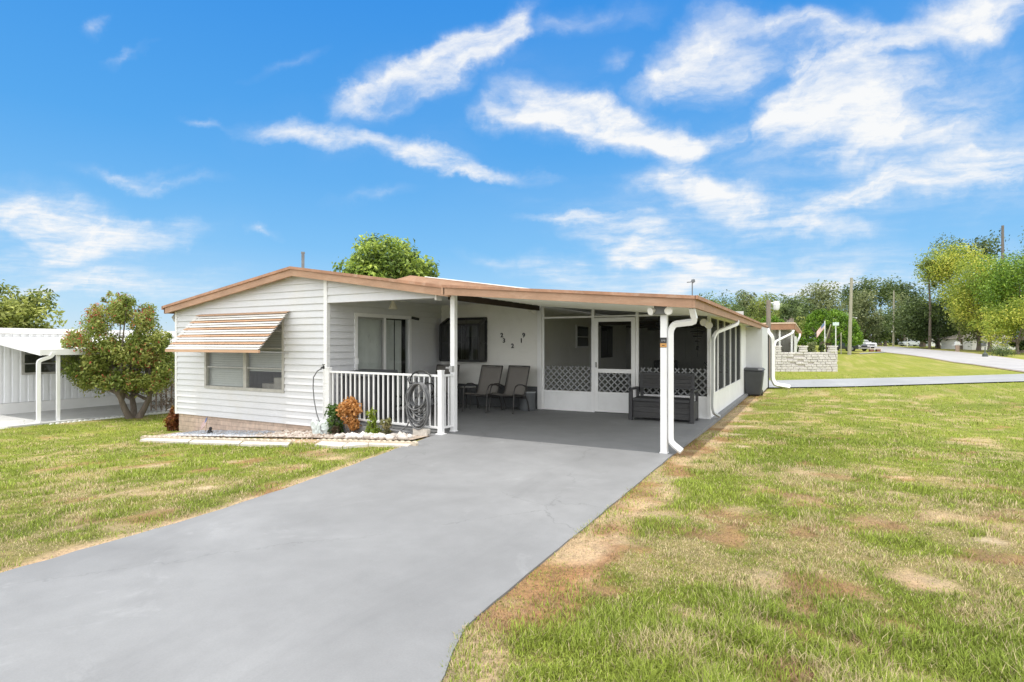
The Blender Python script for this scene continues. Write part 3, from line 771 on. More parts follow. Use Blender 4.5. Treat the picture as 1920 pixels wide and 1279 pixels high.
# ---------------------------------------------------------------- railing
rail = thing('porch_railing', 'white metal baluster railing along the front of the porch slab', 'railing', (-7.0, 8.05, 0))
A = Vector((-8.44, 8.12, 0)); B = Vector((-5.6, 7.93, 0)); Cc = Vector((-5.585, 8.25, 0))
def rbar(a, b, z, w, h):
    m = MB(); m.tube([a+Vector((0, 0, z)), b+Vector((0, 0, z))], .01, rect=(w, h)); return m
for p, h in ((A, 1.07), (B, 1.08)):
    m = MB(); m.box(p.x-.042, p.x+.042, p.y-.042, p.y+.042, 0.0, h); m.box(p.x-.048, p.x+.048, p.y-.048, p.y+.048, h, h+.018); m.box(p.x-.07, p.x+.07, p.y-.07, p.y+.07, .0, .012)
    m.build('post', M_WHITE, rail)
d1 = (B-A).normalized(); d2_ = (Cc-B).normalized()
for a, b in ((A+d1*.042, B-d1*.042), (B+d2_*.042, Cc)):
    rbar(a, b, 1.0, .05, .035).build('top_rail', M_WHITE, rail); rbar(a, b, .105, .045, .035).build('bottom_rail', M_WHITE, rail)
n = 23
for k in range(1, n):
    p = A.lerp(B, k/n); m = MB(); m.tube([p+Vector((0, 0, .122)), p+Vector((0, 0, .983))], .01, rect=(.024, .024), up=(0, 1, 0)); m.build('baluster', M_WHITE, rail)
for k in (1, 2):
    p = B.lerp(Cc, k/3+.02); m = MB(); m.tube([p+Vector((0, 0, .122)), p+Vector((0, 0, .983))], .01, rect=(.022, .022), up=(0, 1, 0)); m.build('baluster', M_WHITE, rail)

# ---------------------------------------------------------------- hose reel hanger, hoses, spigot
M_HOSE = mat('dark_grey_hose', (.12, .122, .126), .45, .25, 12, spec=.5)
hp = A.lerp(B, .862)
hang = MB(); fy = hp.y-.05
for dx in (-.16, 0, .16):
    hang.tube([(hp.x+dx, fy+.03, .86), (hp.x+dx*1.05, fy-.12, .86), (hp.x+dx*1.15, fy-.15, .93), (hp.x+dx*1.15, fy-.13, .97)], .011, 6)
arc = [(hp.x+.24*math.cos(t), fy-.02, .90+.18*math.sin(t)) for t in np.linspace(math.pi, 0, 10)]
hang.tube(arc, .014, 6); hang.tube([(hp.x-.2, fy+.02, .86), (hp.x+.2, fy+.02, .86)], .014, 6)
for dx in (-.11, .11): hang.tube([(hp.x+dx, fy-.01, 1.05), (hp.x+dx, fy+.05, 1.03), (hp.x+dx, fy+.07, .97)], .01, 6)
tag(hang.build('hose_hanger', M_BLACKMETAL, off=(hp.x, fy, .86), smooth=50), 'black wire hose hanger hooked over the white porch rail', 'hose hanger')
rng = np.random.default_rng(3)
pts = []
for loop in range(17):
    q0 = rng.random(); w = .15+.06*q0+.05*rng.random(); hb_ = .40+.44*q0; yo = fy-.03-.008*loop+.02*rng.random(); sx = .05*rng.normal()
    for k in range(20):
        t = 2*math.pi*k/20+math.pi/2
        zz = math.sin(t); top = .885-.012*(loop % 3)
        z = top-(1-zz)/2*hb_; x = hp.x+sx*(1-zz)/2+w*math.cos(t)*(1+.15*(1-zz)/2)
        pts.append((x, yo-.02*(1-zz)/2, z))
pts += [(hp.x-.1, fy-.1, .3), (hp.x-.2, fy-.12, .12), (hp.x-.35, fy-.18, -.03), (hp.x-.62, fy-.22, -.10), (hp.x-.9, fy-.2, -.12)]
# smooth
P = np.array(pts); P[1:-1] = (P[:-2]+2*P[1:-1]+P[2:])/4
hm = MB(); hm.tube([tuple(p) for p in P], .012, 7)
tag(hm.build('garden_hose', M_HOSE, off=(hp.x, fy, -.1), smooth=60), 'long dark grey garden hose coiled on the hanger by the porch rail', 'hose')
sp = MB(); sx, sy = XC+.13, 7.98
sp.lathe([(.02, 0), (.024, .02), (.02, .05), (.012, .07)], (sx, sy, 1.06), 10); sp.tube([(sx, sy, 1.09), (sx+.02, sy-.07, 1.09), (sx+.02, sy-.09, 1.05)], .015, 8); sp.tube([(sx-.035, sy, 1.145), (sx+.035, sy, 1.145)], .008, 6)
wt = thing('water_tap', 'black tap on a white standpipe at the corner of the gable wall', 'tap', (sx, sy, -.2)); sp.build('tap', M_BLACKMETAL, wt, smooth=50); p_ = MB(); p_.tube([(sx, sy, -.2), (sx, sy, 1.07)], .014, 8); p_.build('pipe', M_WHITE, wt, smooth=50)
h2 = MB(); q = [(sx+.02, sy-.09, 1.06), (sx-.03, sy-.13, 1.02), (sx-.1, sy-.16, .9), (sx-.1, sy-.17, .7), (sx-.06, sy-.18, .45), (sx+.02, sy-.19, .2), (sx+.12, sy-.21, .04), (sx+.2, sy-.25, -.1), (sx+.3, sy-.25, -.17), (sx+.5, sy-.2, -.17)]
h2.tube(q, .011, 7); tag(h2.build('garden_hose', M_HOSE, off=(sx, sy-.1, -.17), smooth=60), 'thin black hose hanging from the tap at the gable corner', 'hose')

# ---------------------------------------------------------------- patio chairs (built once, facing -Y, local coordinates)
M_SLING = mat('taupe_sling', (.17, .158, .145), .75, .06, 6)
M_CHAIRF = mat('dark_bronze_frame', (.035, .032, .03), .4, .2, 8, spec=.5)
def make_chair(loc, rz, label):
    t = thing('patio_chair', label, 'chair', loc, 'taupe sling patio chairs under the carport', rz, local=True)
    w = .29
    def prof(s):   # sling centre line: front edge, seat, lower back, top
        return [(-.30, .40), (-.24, .425), (-.05, .405), (.14, .375), (.21, .40), (.26, .50), (.33, .72), (.41, .95), (.44, 1.03)]
    pr = prof(0)
    sl = MB()
    cells = 8; np_ = len(pr)
    xs_ = [-w+.005+(2*w-.01)*c_/cells for c_ in range(cells+1)]
    sl.add([(x, y-.004*(1-(x/w)**2), z-.018*(1-(x/w)**2)) for y, z in pr for x in xs_],
           [(i*(cells+1)+c_, i*(cells+1)+c_+1, (i+1)*(cells+1)+c_+1, (i+1)*(cells+1)+c_) for i in range(np_-1) for c_ in range(cells)])
    so = sl.build('sling', M_SLING, t, smooth=60)
    md = so.modifiers.new('thick', 'SOLIDIFY'); md.thickness = .006
    for sx_ in (-1, 1):
        f = MB(); f.tube([(sx_*w, y, z) for y, z in pr], .014, 8); f.build('side_rail', M_CHAIRF, t, smooth=50)
        a = MB(); x = sx_*(w+.035)
        arm = [(x, -.31, 0.0), (x, -.29, .30), (x, -.27, .50), (x, -.22, .595), (x, -.12, .63), (x, .05, .625), (x, .2, .58), (x, .31, .50)]
        a.tube(arm, .014, 8); a.tube([(x, -.315, .0), (x, -.315, .02)], .02, 8); a.build('arm', M_CHAIRF, t, smooth=60)
        l_ = MB(); l_.tube([(x, -.285, .36), (x, -.1, .38), (x, .2, .36), (x, .30, .20), (x, .36, 0)], .014, 8); l_.tube([(x, .362, 0), (x, .362, .02)], .02, 8); l_.build('leg', M_CHAIRF, t, smooth=60)
    for a_, y_, z_ in ((w+.035, -.1, .375), (w+.035, .26, .3), (w, .44, 1.03), (w, -.30, .40)):
        c_ = MB(); c_.tube([(-a_, y_, z_), (a_, y_, z_)], .012, 8); c_.build('cross_bar', M_CHAIRF, t, smooth=50)
    return t
ch = make_chair((-6.70, 11.12, 0), R(-3), 'taupe sling patio chair just right of the white post, beside the low table')
copy_tree(ch, (-6.08, 11.28, 0), R(-6), 'taupe sling patio chair nearest the screen room, under the house numbers', 'taupe sling patio chairs under the carport')
copy_tree(ch, (-7.78, 11.05, 0), R(14), 'taupe sling patio chair mostly hidden behind the white post and rail end', 'taupe sling patio chairs under the carport')

M_TABLEGLASS = glassmat('smoked_table_glass', (.5, .52, .52), .08, opac=.5, dark=(.12, .125, .13))
def table(c, rx, ry, z, label, round_=False):
    t = thing('patio_table', label, 'table', c, None)
    x, y = c[0], c[1]
    if round_:
        m = MB(); m.lathe([(rx, z-.012), (rx, z)], (x, y, 0), 24); m.build('tabletop', M_TABLEGLASS, t)
        m = MB(); rim = [(x+rx*math.cos(a), y+rx*math.sin(a), z-.006) for a in np.linspace(0, 2*math.pi, 25)]; m.tube(rim, .012, 6); m.build('rim', M_CHAIRF, t, smooth=50)
        for a in (45, 135, 225, 315):
            m = MB(); m.tube([(x+rx*.8*math.cos(R(a)), y+rx*.8*math.sin(R(a)), z-.012), (x+rx*.95*math.cos(R(a)), y+rx*.95*math.sin(R(a)), 0)], .011, 6); m.build('leg', M_CHAIRF, t, smooth=50)
    else:
        m = MB(); m.box(x-rx, x+rx, y-ry, y+ry, z-.01, z); m.build('tabletop', M_TABLEGLASS, t, bevel=.003)
        m = MB(); m.tube([(x-rx, y-ry, z-.02), (x+rx, y-ry, z-.02), (x+rx, y+ry, z-.02), (x-rx, y+ry, z-.02), (x-rx, y-ry+.01, z-.02)], .012, 6); m.build('rim', M_CHAIRF, t, smooth=50)
        for a in (-1, 1):
            for b in (-1, 1):
                m = MB(); m.tube([(x+a*(rx-.03), y+b*(ry-.03), z-.03), (x+a*rx, y+b*ry, 0)], .012, 6); m.build('leg', M_CHAIRF, t, smooth=50)
    return t
table((-7.45, 9.75, 0), .5, .42, .45, 'low smoked-glass patio table behind the porch rail, left of the coiled hose')
dt_ = thing('drum_table', 'small grey drum side table between the right patio chair and the screen room', 'side table', (-5.86, 11.78, 0))
m = MB(); m.lathe([(.19, 0), (.2, .02), (.185, .2), (.19, .41)], (-5.86, 11.78, 0), 24); m.build('drum', mat('dark_grey_drum', (.10, .107, .112), .6, .12, 6), dt_, smooth=40)
m = MB(); m.lathe([(.2, .412), (.205, .42), (.2, .435)], (-5.86, 11.78, 0), 24); m.build('tabletop', mat('pale_grey_top', (.34, .36, .37), .35, .1, 5), dt_, smooth=40)
table((-7.22, 11.35, 0), .24, .24, .52, 'round glass side table between the two left patio chairs', True)

# storage box behind the rail
M_RESIN = mat('charcoal_resin', (.045, .046, .05), .55, .15, 4, fine=.2, fscale=60, bump=.1, spec=.4)
M_RESIN_L = mat('charcoal_resin_lid', (.07, .072, .078), .5, .15, 4, spec=.4)
sb = thing('storage_box', 'tall charcoal resin storage box behind the rail by the sliding door', 'storage box', (-7.95, 8.75, 0))
m = MB(); m.box(-8.42, -7.5, 8.42, 9.05, .02, .90); m.build('body', M_RESIN, sb, bevel=.015)
m = MB()
for x in (-8.2, -7.96, -7.72): m.box(x-.015, x+.015, 8.40, 8.418, .08, .84)
m.build('rib', M_RESIN_L, sb)
m = MB(); m.hexa([(-8.46, 8.38, .905), (-7.46, 8.38, .905), (-7.46, 9.08, .905), (-8.46, 9.08, .905), (-8.44, 8.40, .96), (-7.48, 8.40, .96), (-7.48, 9.06, 1.02), (-8.44, 9.06, 1.02)]); m.build('lid', M_RESIN_L, sb, bevel=.012)
m = MB(); m.box(-8.05, -7.87, 8.355, 8.385, .86, .93); m.build('latch', M_BLACKMETAL, sb, bevel=.004)

# ---------------------------------------------------------------- storage bench
be = thing('storage_bench', 'charcoal wood-look storage bench with armrests against the screen room', 'bench', (-2.6, 11.5, 0))
x0, x1, y0, y1 = -3.27, -1.98, 11.22, 11.80
M_BENCH = mat('charcoal_wood_grain', (.050, .049, .050), .6, .3, 3, fine=.3, fscale=12, stretch=(.6, 1, 9), spec=.35)
M_BENCHF = mat('charcoal_frame', (.036, .036, .039), .5, .15, 5, spec=.4)
m = MB()
for z0, z1 in ((.06, .168), (.174, .282), (.288, .385)): m.box(x0+.075, x1-.075, y0+.05, y1-.04, z0, z1)
m.box(x0+.08, x1-.08, y0+.06, y1-.05, .055, .384)
m.build('box', M_BENCH, be, bevel=.004)
m = MB(); m.box(x0+.078, x1-.078, y0+.012, y1-.06, .388, .455); m.build('seat_lid', M_BENCHF, be, bevel=.012)
for x in (x0, x1-.075):
    a = MB()
    a.box(x, x+.075, y0, y0+.075, 0, .60); a.build('leg', M_BENCHF, be, bevel=.008)
    a = MB(); a.box(x+.01, x+.065, y1-.06, y1, 0, .60); a.build('leg', M_BENCHF, be, bevel=.008)
    a = MB(); a.hexa([(x-.005, y0-.01, .603), (x+.08, y0-.01, .603), (x+.08, y1, .603), (x-.005, y1, .603), (x-.005, y0+.03, .655), (x+.08, y0+.03, .655), (x+.08, y1, .645), (x-.005, y1, .645)]); a.build('armrest', M_BENCHF, be, bevel=.012)
    a = MB(); a.box(x+.015, x+.06, y0+.08, y1-.065, .06, .40); a.build('side_panel', M_BENCH, be, bevel=.004)
bk = MB()
bk.hexa([(x0+.085, y1-.05, .62), (x1-.085, y1-.05, .62), (x1-.085, y1, .62), (x0+.085, y1, .62), (x0+.085, y1-.02, .95), (x1-.085, y1-.02, .95), (x1-.085, y1+.03, .95), (x0+.085, y1+.03, .95)])
bo = bk.build('backrest', M_BENCHF, be, bevel=.01)
m = MB()
for z0, z1 in ((.665, .74), (.746, .82), (.826, .90)):
    ya = lambda z: y1-.05+(z-.62)/.33*.03-.012
    m.hexa([(x0+.15, ya(z0), z0), (x1-.15, ya(z0), z0), (x1-.15, ya(z0)+.02, z0), (x0+.15, ya(z0)+.02, z0), (x0+.15, ya(z1), z1), (x1-.15, ya(z1), z1), (x1-.15, ya(z1)+.02, z1), (x0+.15, ya(z1)+.02, z1)])
m.build('back_panel', M_BENCH, bo, bevel=.003)
for x in (x0+.1, x1-.16):
    a = MB(); a.box(x, x+.06, y1-.045, y1-.005, .455, .62); a.build('back_support', M_BENCHF, be)

# ---------------------------------------------------------------- things inside the screen room
fan = thing('ceiling_fan', 'dark ceiling fan hanging under the screen room roof', 'ceiling fan', (-3.35, 14.2, 2.18))
fx, fy_ = -3.35, 14.2
m = MB(); m.tube([(fx, fy_, 2.28), (fx, fy_, 2.08)], .015, 8); m.lathe([(.03, 2.10), (.09, 2.07), (.1, 2.0), (.06, 1.96), (0, 1.95)], (fx, fy_, 0), 16); m.build('motor', M_BLACKMETAL, fan, smooth=50)
for k in range(5):
    a = 2*math.pi*k/5+.35; c_, s__ = math.cos(a), math.sin(a)
    m = MB(); pts = [(.09, -.03), (.09, .03), (.2, .06), (.6, .07), (.62, .0), (.6, -.07), (.2, -.06)]
    n_ = len(pts); vs = [(fx+p*c_-q*s__, fy_+p*s__+q*c_, 2.03+q*.15) for p, q in pts]+[(fx+p*c_-q*s__, fy_+p*s__+q*c_, 2.038+q*.15) for p, q in pts]
    m.add(vs, [tuple(range(n_))[::-1], tuple(range(n_, 2*n_))]+[(i, (i+1) % n_, n_+(i+1) % n_, n_+i) for i in range(n_)]); m.build('blade', M_DARKBROWN, fan)
wc = thing('wind_chime', 'tiered dark hanging chime tapering to a point inside the screen room', 'wind chime', (-2.2, 12.9, 2.1))
m = MB(); m.tube([(-2.2, 12.9, 2.2), (-2.2, 12.9, 1.25)], .004, 5); m.build('cord', M_BLACKMETAL, wc)
M_CHIME = mat('chime_metal', (.20, .18, .16), .4, .2, 8, metal=.5)
for k in range(7):
    w_ = .21-.026*k; z = 1.93-.055*k
    m = MB(); m.lathe([(w_*.9, z), (w_, z+.008), (w_*.92, z+.02), (w_*.6, z+.024)], (-2.2, 12.9, 0), 18); m.build('tier', M_CHIME if k % 2 else M_BLACKMETAL, wc, smooth=40)
m = MB(); m.lathe([(0, 1.40), (.03, 1.43), (.02, 1.50), (0, 1.52)], (-2.2, 12.9, 0), 10); m.build('clapper', M_BLACKMETAL, wc, smooth=40)
sh_ = thing('plant_stand', 'dark plant stand holding foliage inside the screen room', 'plant stand', (-2.35, 17.6, 0))
m = MB(); m.box(-2.7, -2.0, 17.4, 17.8, .7, .74); m.box(-2.7, -2.0, 17.4, 17.8, .25, .28)
for x in (-2.68, -2.04):
    for y in (17.42, 17.76): m.box(x, x+.03, y, y+.03, 0, 1.0 if y > 17.5 else .7)
m.build('frame', M_DARKBROWN, sh_)
rg = np.random.default_rng(12)
leaves('foliage', [(-2.55, 17.6, .95, .2), (-2.25, 17.6, 1.0, .25), (-2.1, 17.6, .85, .15)], 350, .12, [(.03, .05, .02), (.07, .1, .04)], rg, sh_)
ir = thing('recliner', 'dark upholstered armchair inside the screen room behind the lattice', 'armchair', (-3.9, 17.2, 0))
m = MB(); m.box(-4.3, -3.6, 16.9, 17.6, .12, .45); m.build('seat', M_INTERIOR, ir, bevel=.05); m = MB(); m.box(-4.3, -3.6, 17.45, 17.75, .45, 1.05); m.build('backrest', M_INTERIOR, ir, bevel=.06)
for x in (-4.38, -3.62):
    m = MB(); m.box(x, x+.14, 16.92, 17.6, .12, .62); m.build('armrest', M_INTERIOR, ir, bevel=.04)

# ---------------------------------------------------------------- trash can
tc = thing('trash_can', 'dark grey lidded wheeled trash can at the rear corner of the house', 'trash can', (-1.56, 19.1, -.08))
M_CAN = mat('dark_grey_plastic', (.06, .064, .068), .5, .12, 4, spec=.4)
cx_, cy_ = -1.56, 19.1
m = MB(); w0, w1 = .22, .30
m.hexa([(cx_-w0, cy_-w0, -.05), (cx_+w0, cy_-w0, -.05), (cx_+w0, cy_+w0, -.05), (cx_-w0, cy_+w0, -.05), (cx_-w1, cy_-w1, .72), (cx_+w1, cy_-w1, .72), (cx_+w1, cy_+w1, .72), (cx_-w1, cy_+w1, .72)])
m.build('body', M_CAN, tc, bevel=.05)
m = MB(); m.hexa([(cx_-.33, cy_-.34, .722), (cx_+.33, cy_-.34, .722), (cx_+.33, cy_+.33, .722), (cx_-.33, cy_+.33, .722), (cx_-.28, cy_-.27, .80), (cx_+.28, cy_-.27, .80), (cx_+.28, cy_+.27, .80), (cx_-.28, cy_+.27, .80)]); m.build('lid', M_CAN, tc, bevel=.03)
for x in (-.23, .23):
    m = MB(); m.lathe([(.09, -.02), (.1, 0), (.09, .02)], (cx_+x, cy_+.25, .01), 14, axis=Matrix.Rotation(R(90), 3, 'Y')); m.build('wheel', M_BLACKMETAL, tc)
m = MB(); m.tube([(cx_-.22, cy_+.32, .70), (cx_-.22, cy_+.38, .73), (cx_+.22, cy_+.38, .73), (cx_+.22, cy_+.32, .70)], .014, 6); m.build('handle', M_CAN, tc)

# ---------------------------------------------------------------- garden bed objects
M_STONEW = mat('white_concrete', (.62, .58, .52), .85, .15, 5, fine=.15, fscale=40, bump=.3, dirt=((.42, .34, .27), .6, 5))
M_EDGE = mat('cream_concrete_edging', (.58, .50, .39), .85, .2, 6, fine=.15, fscale=40, bump=.3, dirt=((.36, .26, .19), .6, 6))
def scallop(name, label, pa, pb, n, h=.085, m_=M_EDGE):
    a = Vector(pa); b = Vector(pb); mb = MB(); d = (b-a)/n; dn = d.normalized(); nn = Vector((-dn.y, dn.x, 0))
    for k in range(n):
        p = a+d*k; L_ = d.length
        prof = [(0, -.05), (0, h*.55)]+[(L_*(.5-.5*math.cos(t)), h*.55+h*.45*math.sin(t)) for t in np.linspace(.2, math.pi-.2, 6)]+[(L_, h*.55), (L_, -.05)]
        N = len(prof)
        vs = [p+dn*u+Vector((0, 0, v))-nn*.03 for u, v in prof]+[p+dn*u+Vector((0, 0, v))+nn*.03 for u, v in prof]
        mb.add(vs, [tuple(range(N)), tuple(range(2*N-1, N-1, -1))]+[(i, (i+1) % N, N+(i+1) % N, N+i) for i in range(N)])
    return tag(mb.build(name, m_, off=a), label, 'edging')
def eg(px, py, o=0.0): return atG(px, py, o)
scallop('scalloped_edging', 'long cream scalloped concrete edging in front of the gable wall', eg(266, 824), eg(545, 834), 26)
scallop('scalloped_edging', 'short cream scalloped concrete edging below the porch rail plants', eg(601, 832), eg(782, 838), 17)
def paver(pts, label, h=.045):
    P = [atG(*p) for p in pts]; mb = MB()
    mb.hexa([p-Vector((0, 0, .05)) for p in P]+[p+Vector((0, 0, h)) for p in P])
    return tag(mb.build('concrete_paver', M_STONEW, off=P[0], bevel=.008), label, 'paver', 'flat white pavers along the garden bed')
paver([(262, 829), (352, 833), (360, 828), (275, 825)], 'flat pale concrete paver at the left end of the garden bed')
paver([(354, 833.5), (448, 837), (455, 831.5), (362, 828.5)], 'flat pale concrete paver second from the left end of the garden bed')
paver([(450, 837), (540, 839), (545, 834.5), (457, 832)], 'flat pale concrete paver in the middle, nearest the bare earth gap')
paver([(590, 838), (641, 842.5), (652, 835), (604, 832)], 'flat white concrete paver just right of the bare earth gap')
paver([(643, 842.5), (690, 838), (690, 832), (653, 835)], 'flat white concrete paver below the orange shrub')
paver([(691, 838), (765, 841), (778, 836), (692, 832.5)], 'flat white concrete paver touching the driveway edge')
bkp = Vector((-5.93, 7.82, -.09)); m = MB(); m.obox(bkp+Vector((0, 0, .1)), (.30, .12, .16)); tag(m.build('concrete_block', M_STONEW, off=bkp, bevel=.012), 'white concrete block at the foot of the rail end post', 'block')

def plant(name, label, cat, base, clumps, n, size, pal, seed, stems=6, sh=.3, smat=None, **k):
    rg = np.random.default_rng(seed); base = Vector(base); t = thing(name, label, cat, base)
    cl = [(base.x+a, base.y+b, base.z+c_, r) for a, b, c_, r in clumps]
    m = MB()
    for q in cl[:stems]:
        e = Vector(q[:3]); m.tube([base-Vector((0, 0, .03)), base.lerp(e, .5)+Vector((rg.normal()*.02, rg.normal()*.02, 0)), e], [.012, .009, .004], 5)
    m.build('stem', smat or M_BARK, t)
    leaves('foliage', cl, n, size, pal, rg, t, **k); return t
b0 = atG(325, 808)
plant('croton_shrub', 'rust red and yellow croton shrub at the left corner of the gable wall', 'shrub', (b0.x, b0.y, b0.z),
      [(0, 0, .15, .14), (.06, 0, .32, .15), (-.08, 0, .22, .14), (.1, .02, .12, .13), (.02, 0, .45, .1), (-.12, 0, .08, .1), (.0, 0, .58, .05)], 620, .10, [(.10, .03, .012), (.20, .06, .02), (.28, .12, .03), (.40, .30, .07)], 21, aspect=.42)
b0 = Vector((-8.02, 7.86, gz(-8.02, 7.86)))
plant('leafy_plant', 'leggy green leafy plant by the left end of the white railing', 'plant', b0,
      [(0, 0, .5, .12), (-.07, 0, .42, .12), (.1, 0, .46, .13), (.02, 0, .28, .15), (-.04, 0, .15, .12), (.12, 0, .12, .1), (.15, .0, .55, .06), (-.12, 0, .55, .06)], 420, .10, [(.03, .06, .015), (.08, .15, .03), (.15, .24, .05)], 22, aspect=.36)
b0 = Vector((-7.63, 7.84, gz(-7.63, 7.84)))
plant('orange_shrub', 'orange brown withered shrub with a round top in front of the railing', 'shrub', b0,
      [(0, 0, .55, .15), (-.14, 0, .50, .13), (.14, 0, .52, .13), (.05, 0, .62, .11), (.06, 0, .28, .12), (.14, 0, .22, .11), (-.03, 0, .36, .13), (-.2, 0, .46, .07), (.22, 0, .5, .07)], 1500, .055, [(.34, .14, .04), (.58, .29, .09), (.78, .47, .2)], 23, aspect=.6)
b0 = Vector((-7.02, 7.78, gz(-7.02, 7.78)))
plant('spiky_plant', 'yellow green spiky plant in front of the railing left of the hose', 'plant', b0,
      [(0, 0, .15, .10), (.02, 0, .3, .09), (-.04, 0, .42, .06), (.04, 0, .45, .05), (.05, 0, .1, .1)], 260, .16, [(.10, .16, .03), (.22, .30, .03), (.38, .42, .05)], 24, aspect=.14, droop=-.9)
b0 = Vector((-6.66, 7.74, gz(-6.66, 7.74)))
plant('dry_plant', 'small dry olive plant right of the spiky yellow one', 'plant', b0,
      [(0, 0, .1, .09), (.03, 0, .2, .08), (-.05, 0, .26, .06), (.06, 0, .3, .05)], 190, .12, [(.11, .10, .04), (.20, .20, .07), (.30, .25, .12)], 25, aspect=.18, droop=-.7)
b0 = Vector((-7.83, 7.70, gz(-7.83, 7.70)))
plant('dead_plant', 'tiny dead brown plant between the leafy plant and orange shrub', 'plant', b0, [(0, 0, .08, .07), (.03, 0, .16, .06), (-.04, 0, .13, .05)], 120, .07, [(.05, .035, .02), (.12, .085, .05)], 26, aspect=.3)
# dark plastic edging tray
b0 = Vector((-6.85, 7.62, gz(-6.85, 7.62))); m = MB()
ring = [(b0.x+.2*math.cos(t), b0.y+.12*math.sin(t), b0.z+.05) for t in np.linspace(0, 2*math.pi, 21)]; m.tube(ring, .014, 6)
m.lathe([(.19, .01), (.2, .045), (.17, .05), (.02, .03)], (b0.x, b0.y, b0.z), 18); tag(m.build('plant_saucer', mat('green_plastic', (.03, .16, .07), .5, .1, 4), off=b0, smooth=50), 'green plastic plant saucer on the stones by the spiky plant', 'saucer')
# butterfly ornament by the corner
M_BFLY = mat('pale_ceramic', (.62, .68, .66), .4, .1, 4, dirt=((.35, .42, .42), .5, 14))
bf = thing('garden_ornament', 'pale round-winged butterfly ornament at the foot of the gable corner', 'ornament', (XC+.22, 7.78, gz(XC+.22, 7.78)))
for sx_ in (-1, 1):
    m = MB(); ax = Matrix.Rotation(R(sx_*14), 3, 'Z')@Matrix.Rotation(R(90), 3, 'X')
    ce = Vector((XC+.22+sx_*.13, 7.78, gz(XC+.22, 7.78)+.14))
    for (ox, oz, rr) in ((0, .06, .12), (-sx_*.02, -.06, .09)):
        m.lathe([(0, -.012), (rr*.9, -.012), (rr, 0), (rr*.9, .014), (rr*.55, .02), (rr*.5, .012), (0, .016)], ce+Vector((ox, 0, oz)), 16, axis=ax)
    m.build('wing', M_BFLY, bf, smooth=50)
m = MB(); m.lathe([(0, .0), (.025, .03), (.03, .15), (.015, .24), (.02, .27), (0, .30)], (XC+.22, 7.77, gz(XC+.22, 7.78)), 10); m.build('body', M_BFLY, bf, smooth=50)
# small flag on the ground
b0 = Vector((-12.12, 7.95, gz(-12.12, 7.95)))
fg = thing('yard_flag', 'tiny faded stars and stripes flag leaning at the foundation', 'flag', b0)
m = MB(); m.tube([b0-Vector((0, 0, .04)), b0+Vector((.03, .05, .38))], .005, 6); m.build('stick', mat('stick_wood', (.35, .25, .15), .8), fg)
M_FR = mat('flag_red', (.55, .25, .22), .8, .1, 9); M_FW = mat('flag_white', (.72, .68, .65), .8, .05, 9); M_FB = mat('flag_blue', (.12, .17, .36), .8, .1, 9)
def flag_mesh(P, U, V, waves=.03, n=12):
    """P hoist top corner, U fly vector, V down vector; cloth with 13 stripes, canton and star dots"""
    mb = MB(); P = Vector(P); U = Vector(U); V = Vector(V); N = U.cross(V).normalized()
    def at(u, v): return P+U*u+V*v+N*(waves*math.sin(u*7+v*2)*u)
    for i in range(n):
        for j in range(13):
            u0, u1 = i/n, (i+1)/n; v0, v1 = j/13, (j+1)/13
            mi = 2 if (u1 <= .42 and j < 7) else (0 if j % 2 == 0 else 1)
            mb.quad(at(u0, v0), at(u1, v0), at(u1, v1), at(u0, v1), mi)
    for r_ in range(5):
        for c_ in range(6):
            u, v = .03+c_*.064, .05+r_*.1; e = .012
            a = at(u, v)-N*.003; 
            for s__ in (-1, 1):
                o_ = at(u, v)+N*.003*s__
                mb.quad(o_-U*e*.8, o_+V*e*1.6, o_+U*e*.8, o_-V*e*1.6, 1)
    return mb
flag_mesh(b0+Vector((.03, .045, .37)), (-.16, -.02, -.14), (-.06, -.01, -.19), .01, 12).build('cloth', [M_FR, M_FW, M_FB], fg, recalc=False)
b0 = Vector((-11.62, 7.75, gz(-11.62, 7.75)+.02)); m = MB(); m.lathe([(0, 0), (.045, .005), (.05, .03), (.02, .07), (.035, .10), (.025, .14), (0, .15)], b0, 12); m.tube([b0+Vector((0, 0, .1)), b0+Vector((-.07, .0, .06)), b0+Vector((-.1, 0, .02))], .012, 6)
tag(m.build('garden_light', M_BLACKMETAL, off=b0, smooth=50), 'small black garden light on the gravel near the tiny flag', 'garden light')
# ---------------------------------------------------------------- lawn sheet
EX = -5.3
def drive_left(Y):   # left edge of the driveway
    return np.interp(Y, [-30, -6, 1.0, 3.3, 5.0, 6.5, 7.8], [-6.5, -5.4, -4.83, -4.86, -5.1, -5.41, -5.63])
def drive_right(Y):
    return np.interp(Y, [-30, -4, 1.2, 2.12, 2.5, 3.0, 8.5], [-0.2, -.4, -1.25, -1.49, -1.66, -1.68, -1.70])
SPOTS = [(290, 872, .55, 1), (470, 866, .55, 1), (385, 915, .22, 2), (590, 850, .55, 1), (395, 880, .3, 1), (640, 860, .35, 1), (330, 905, .25, .8), (540, 880, .3, .9), (270, 925, .25, .7),
         (1310, 1160, .28, 1.2), (1665, 896, .28, 1), (1590, 895, .3, .6), (1680, 926, .22, 1.8), (1865, 1016, .16, 1.8), (1500, 950, .3, 1.1), (1640, 985, .4, .7),
         (1480, 1100, .3, .8), (1580, 1105, .25, 1.2), (1705, 1090, .3, 1), (1490, 1140, .22, 1.1), (1130, 1110, .25, .7), (1390, 800, .28, 2), (1375, 815, .2, 1.8), (1385, 838, .22, 1.6), (1730, 745, .6, .9), (1840, 830, .7, .7), (1880, 860, .5, .7), (1500, 1000, .35, .6), (1290, 1000, .3, .5), (1370, 960, .5, .5), (1450, 1180, .25, .7)]
SPOTW = [(atG(px, py), r*.72, s) for px, py, r, s in SPOTS]
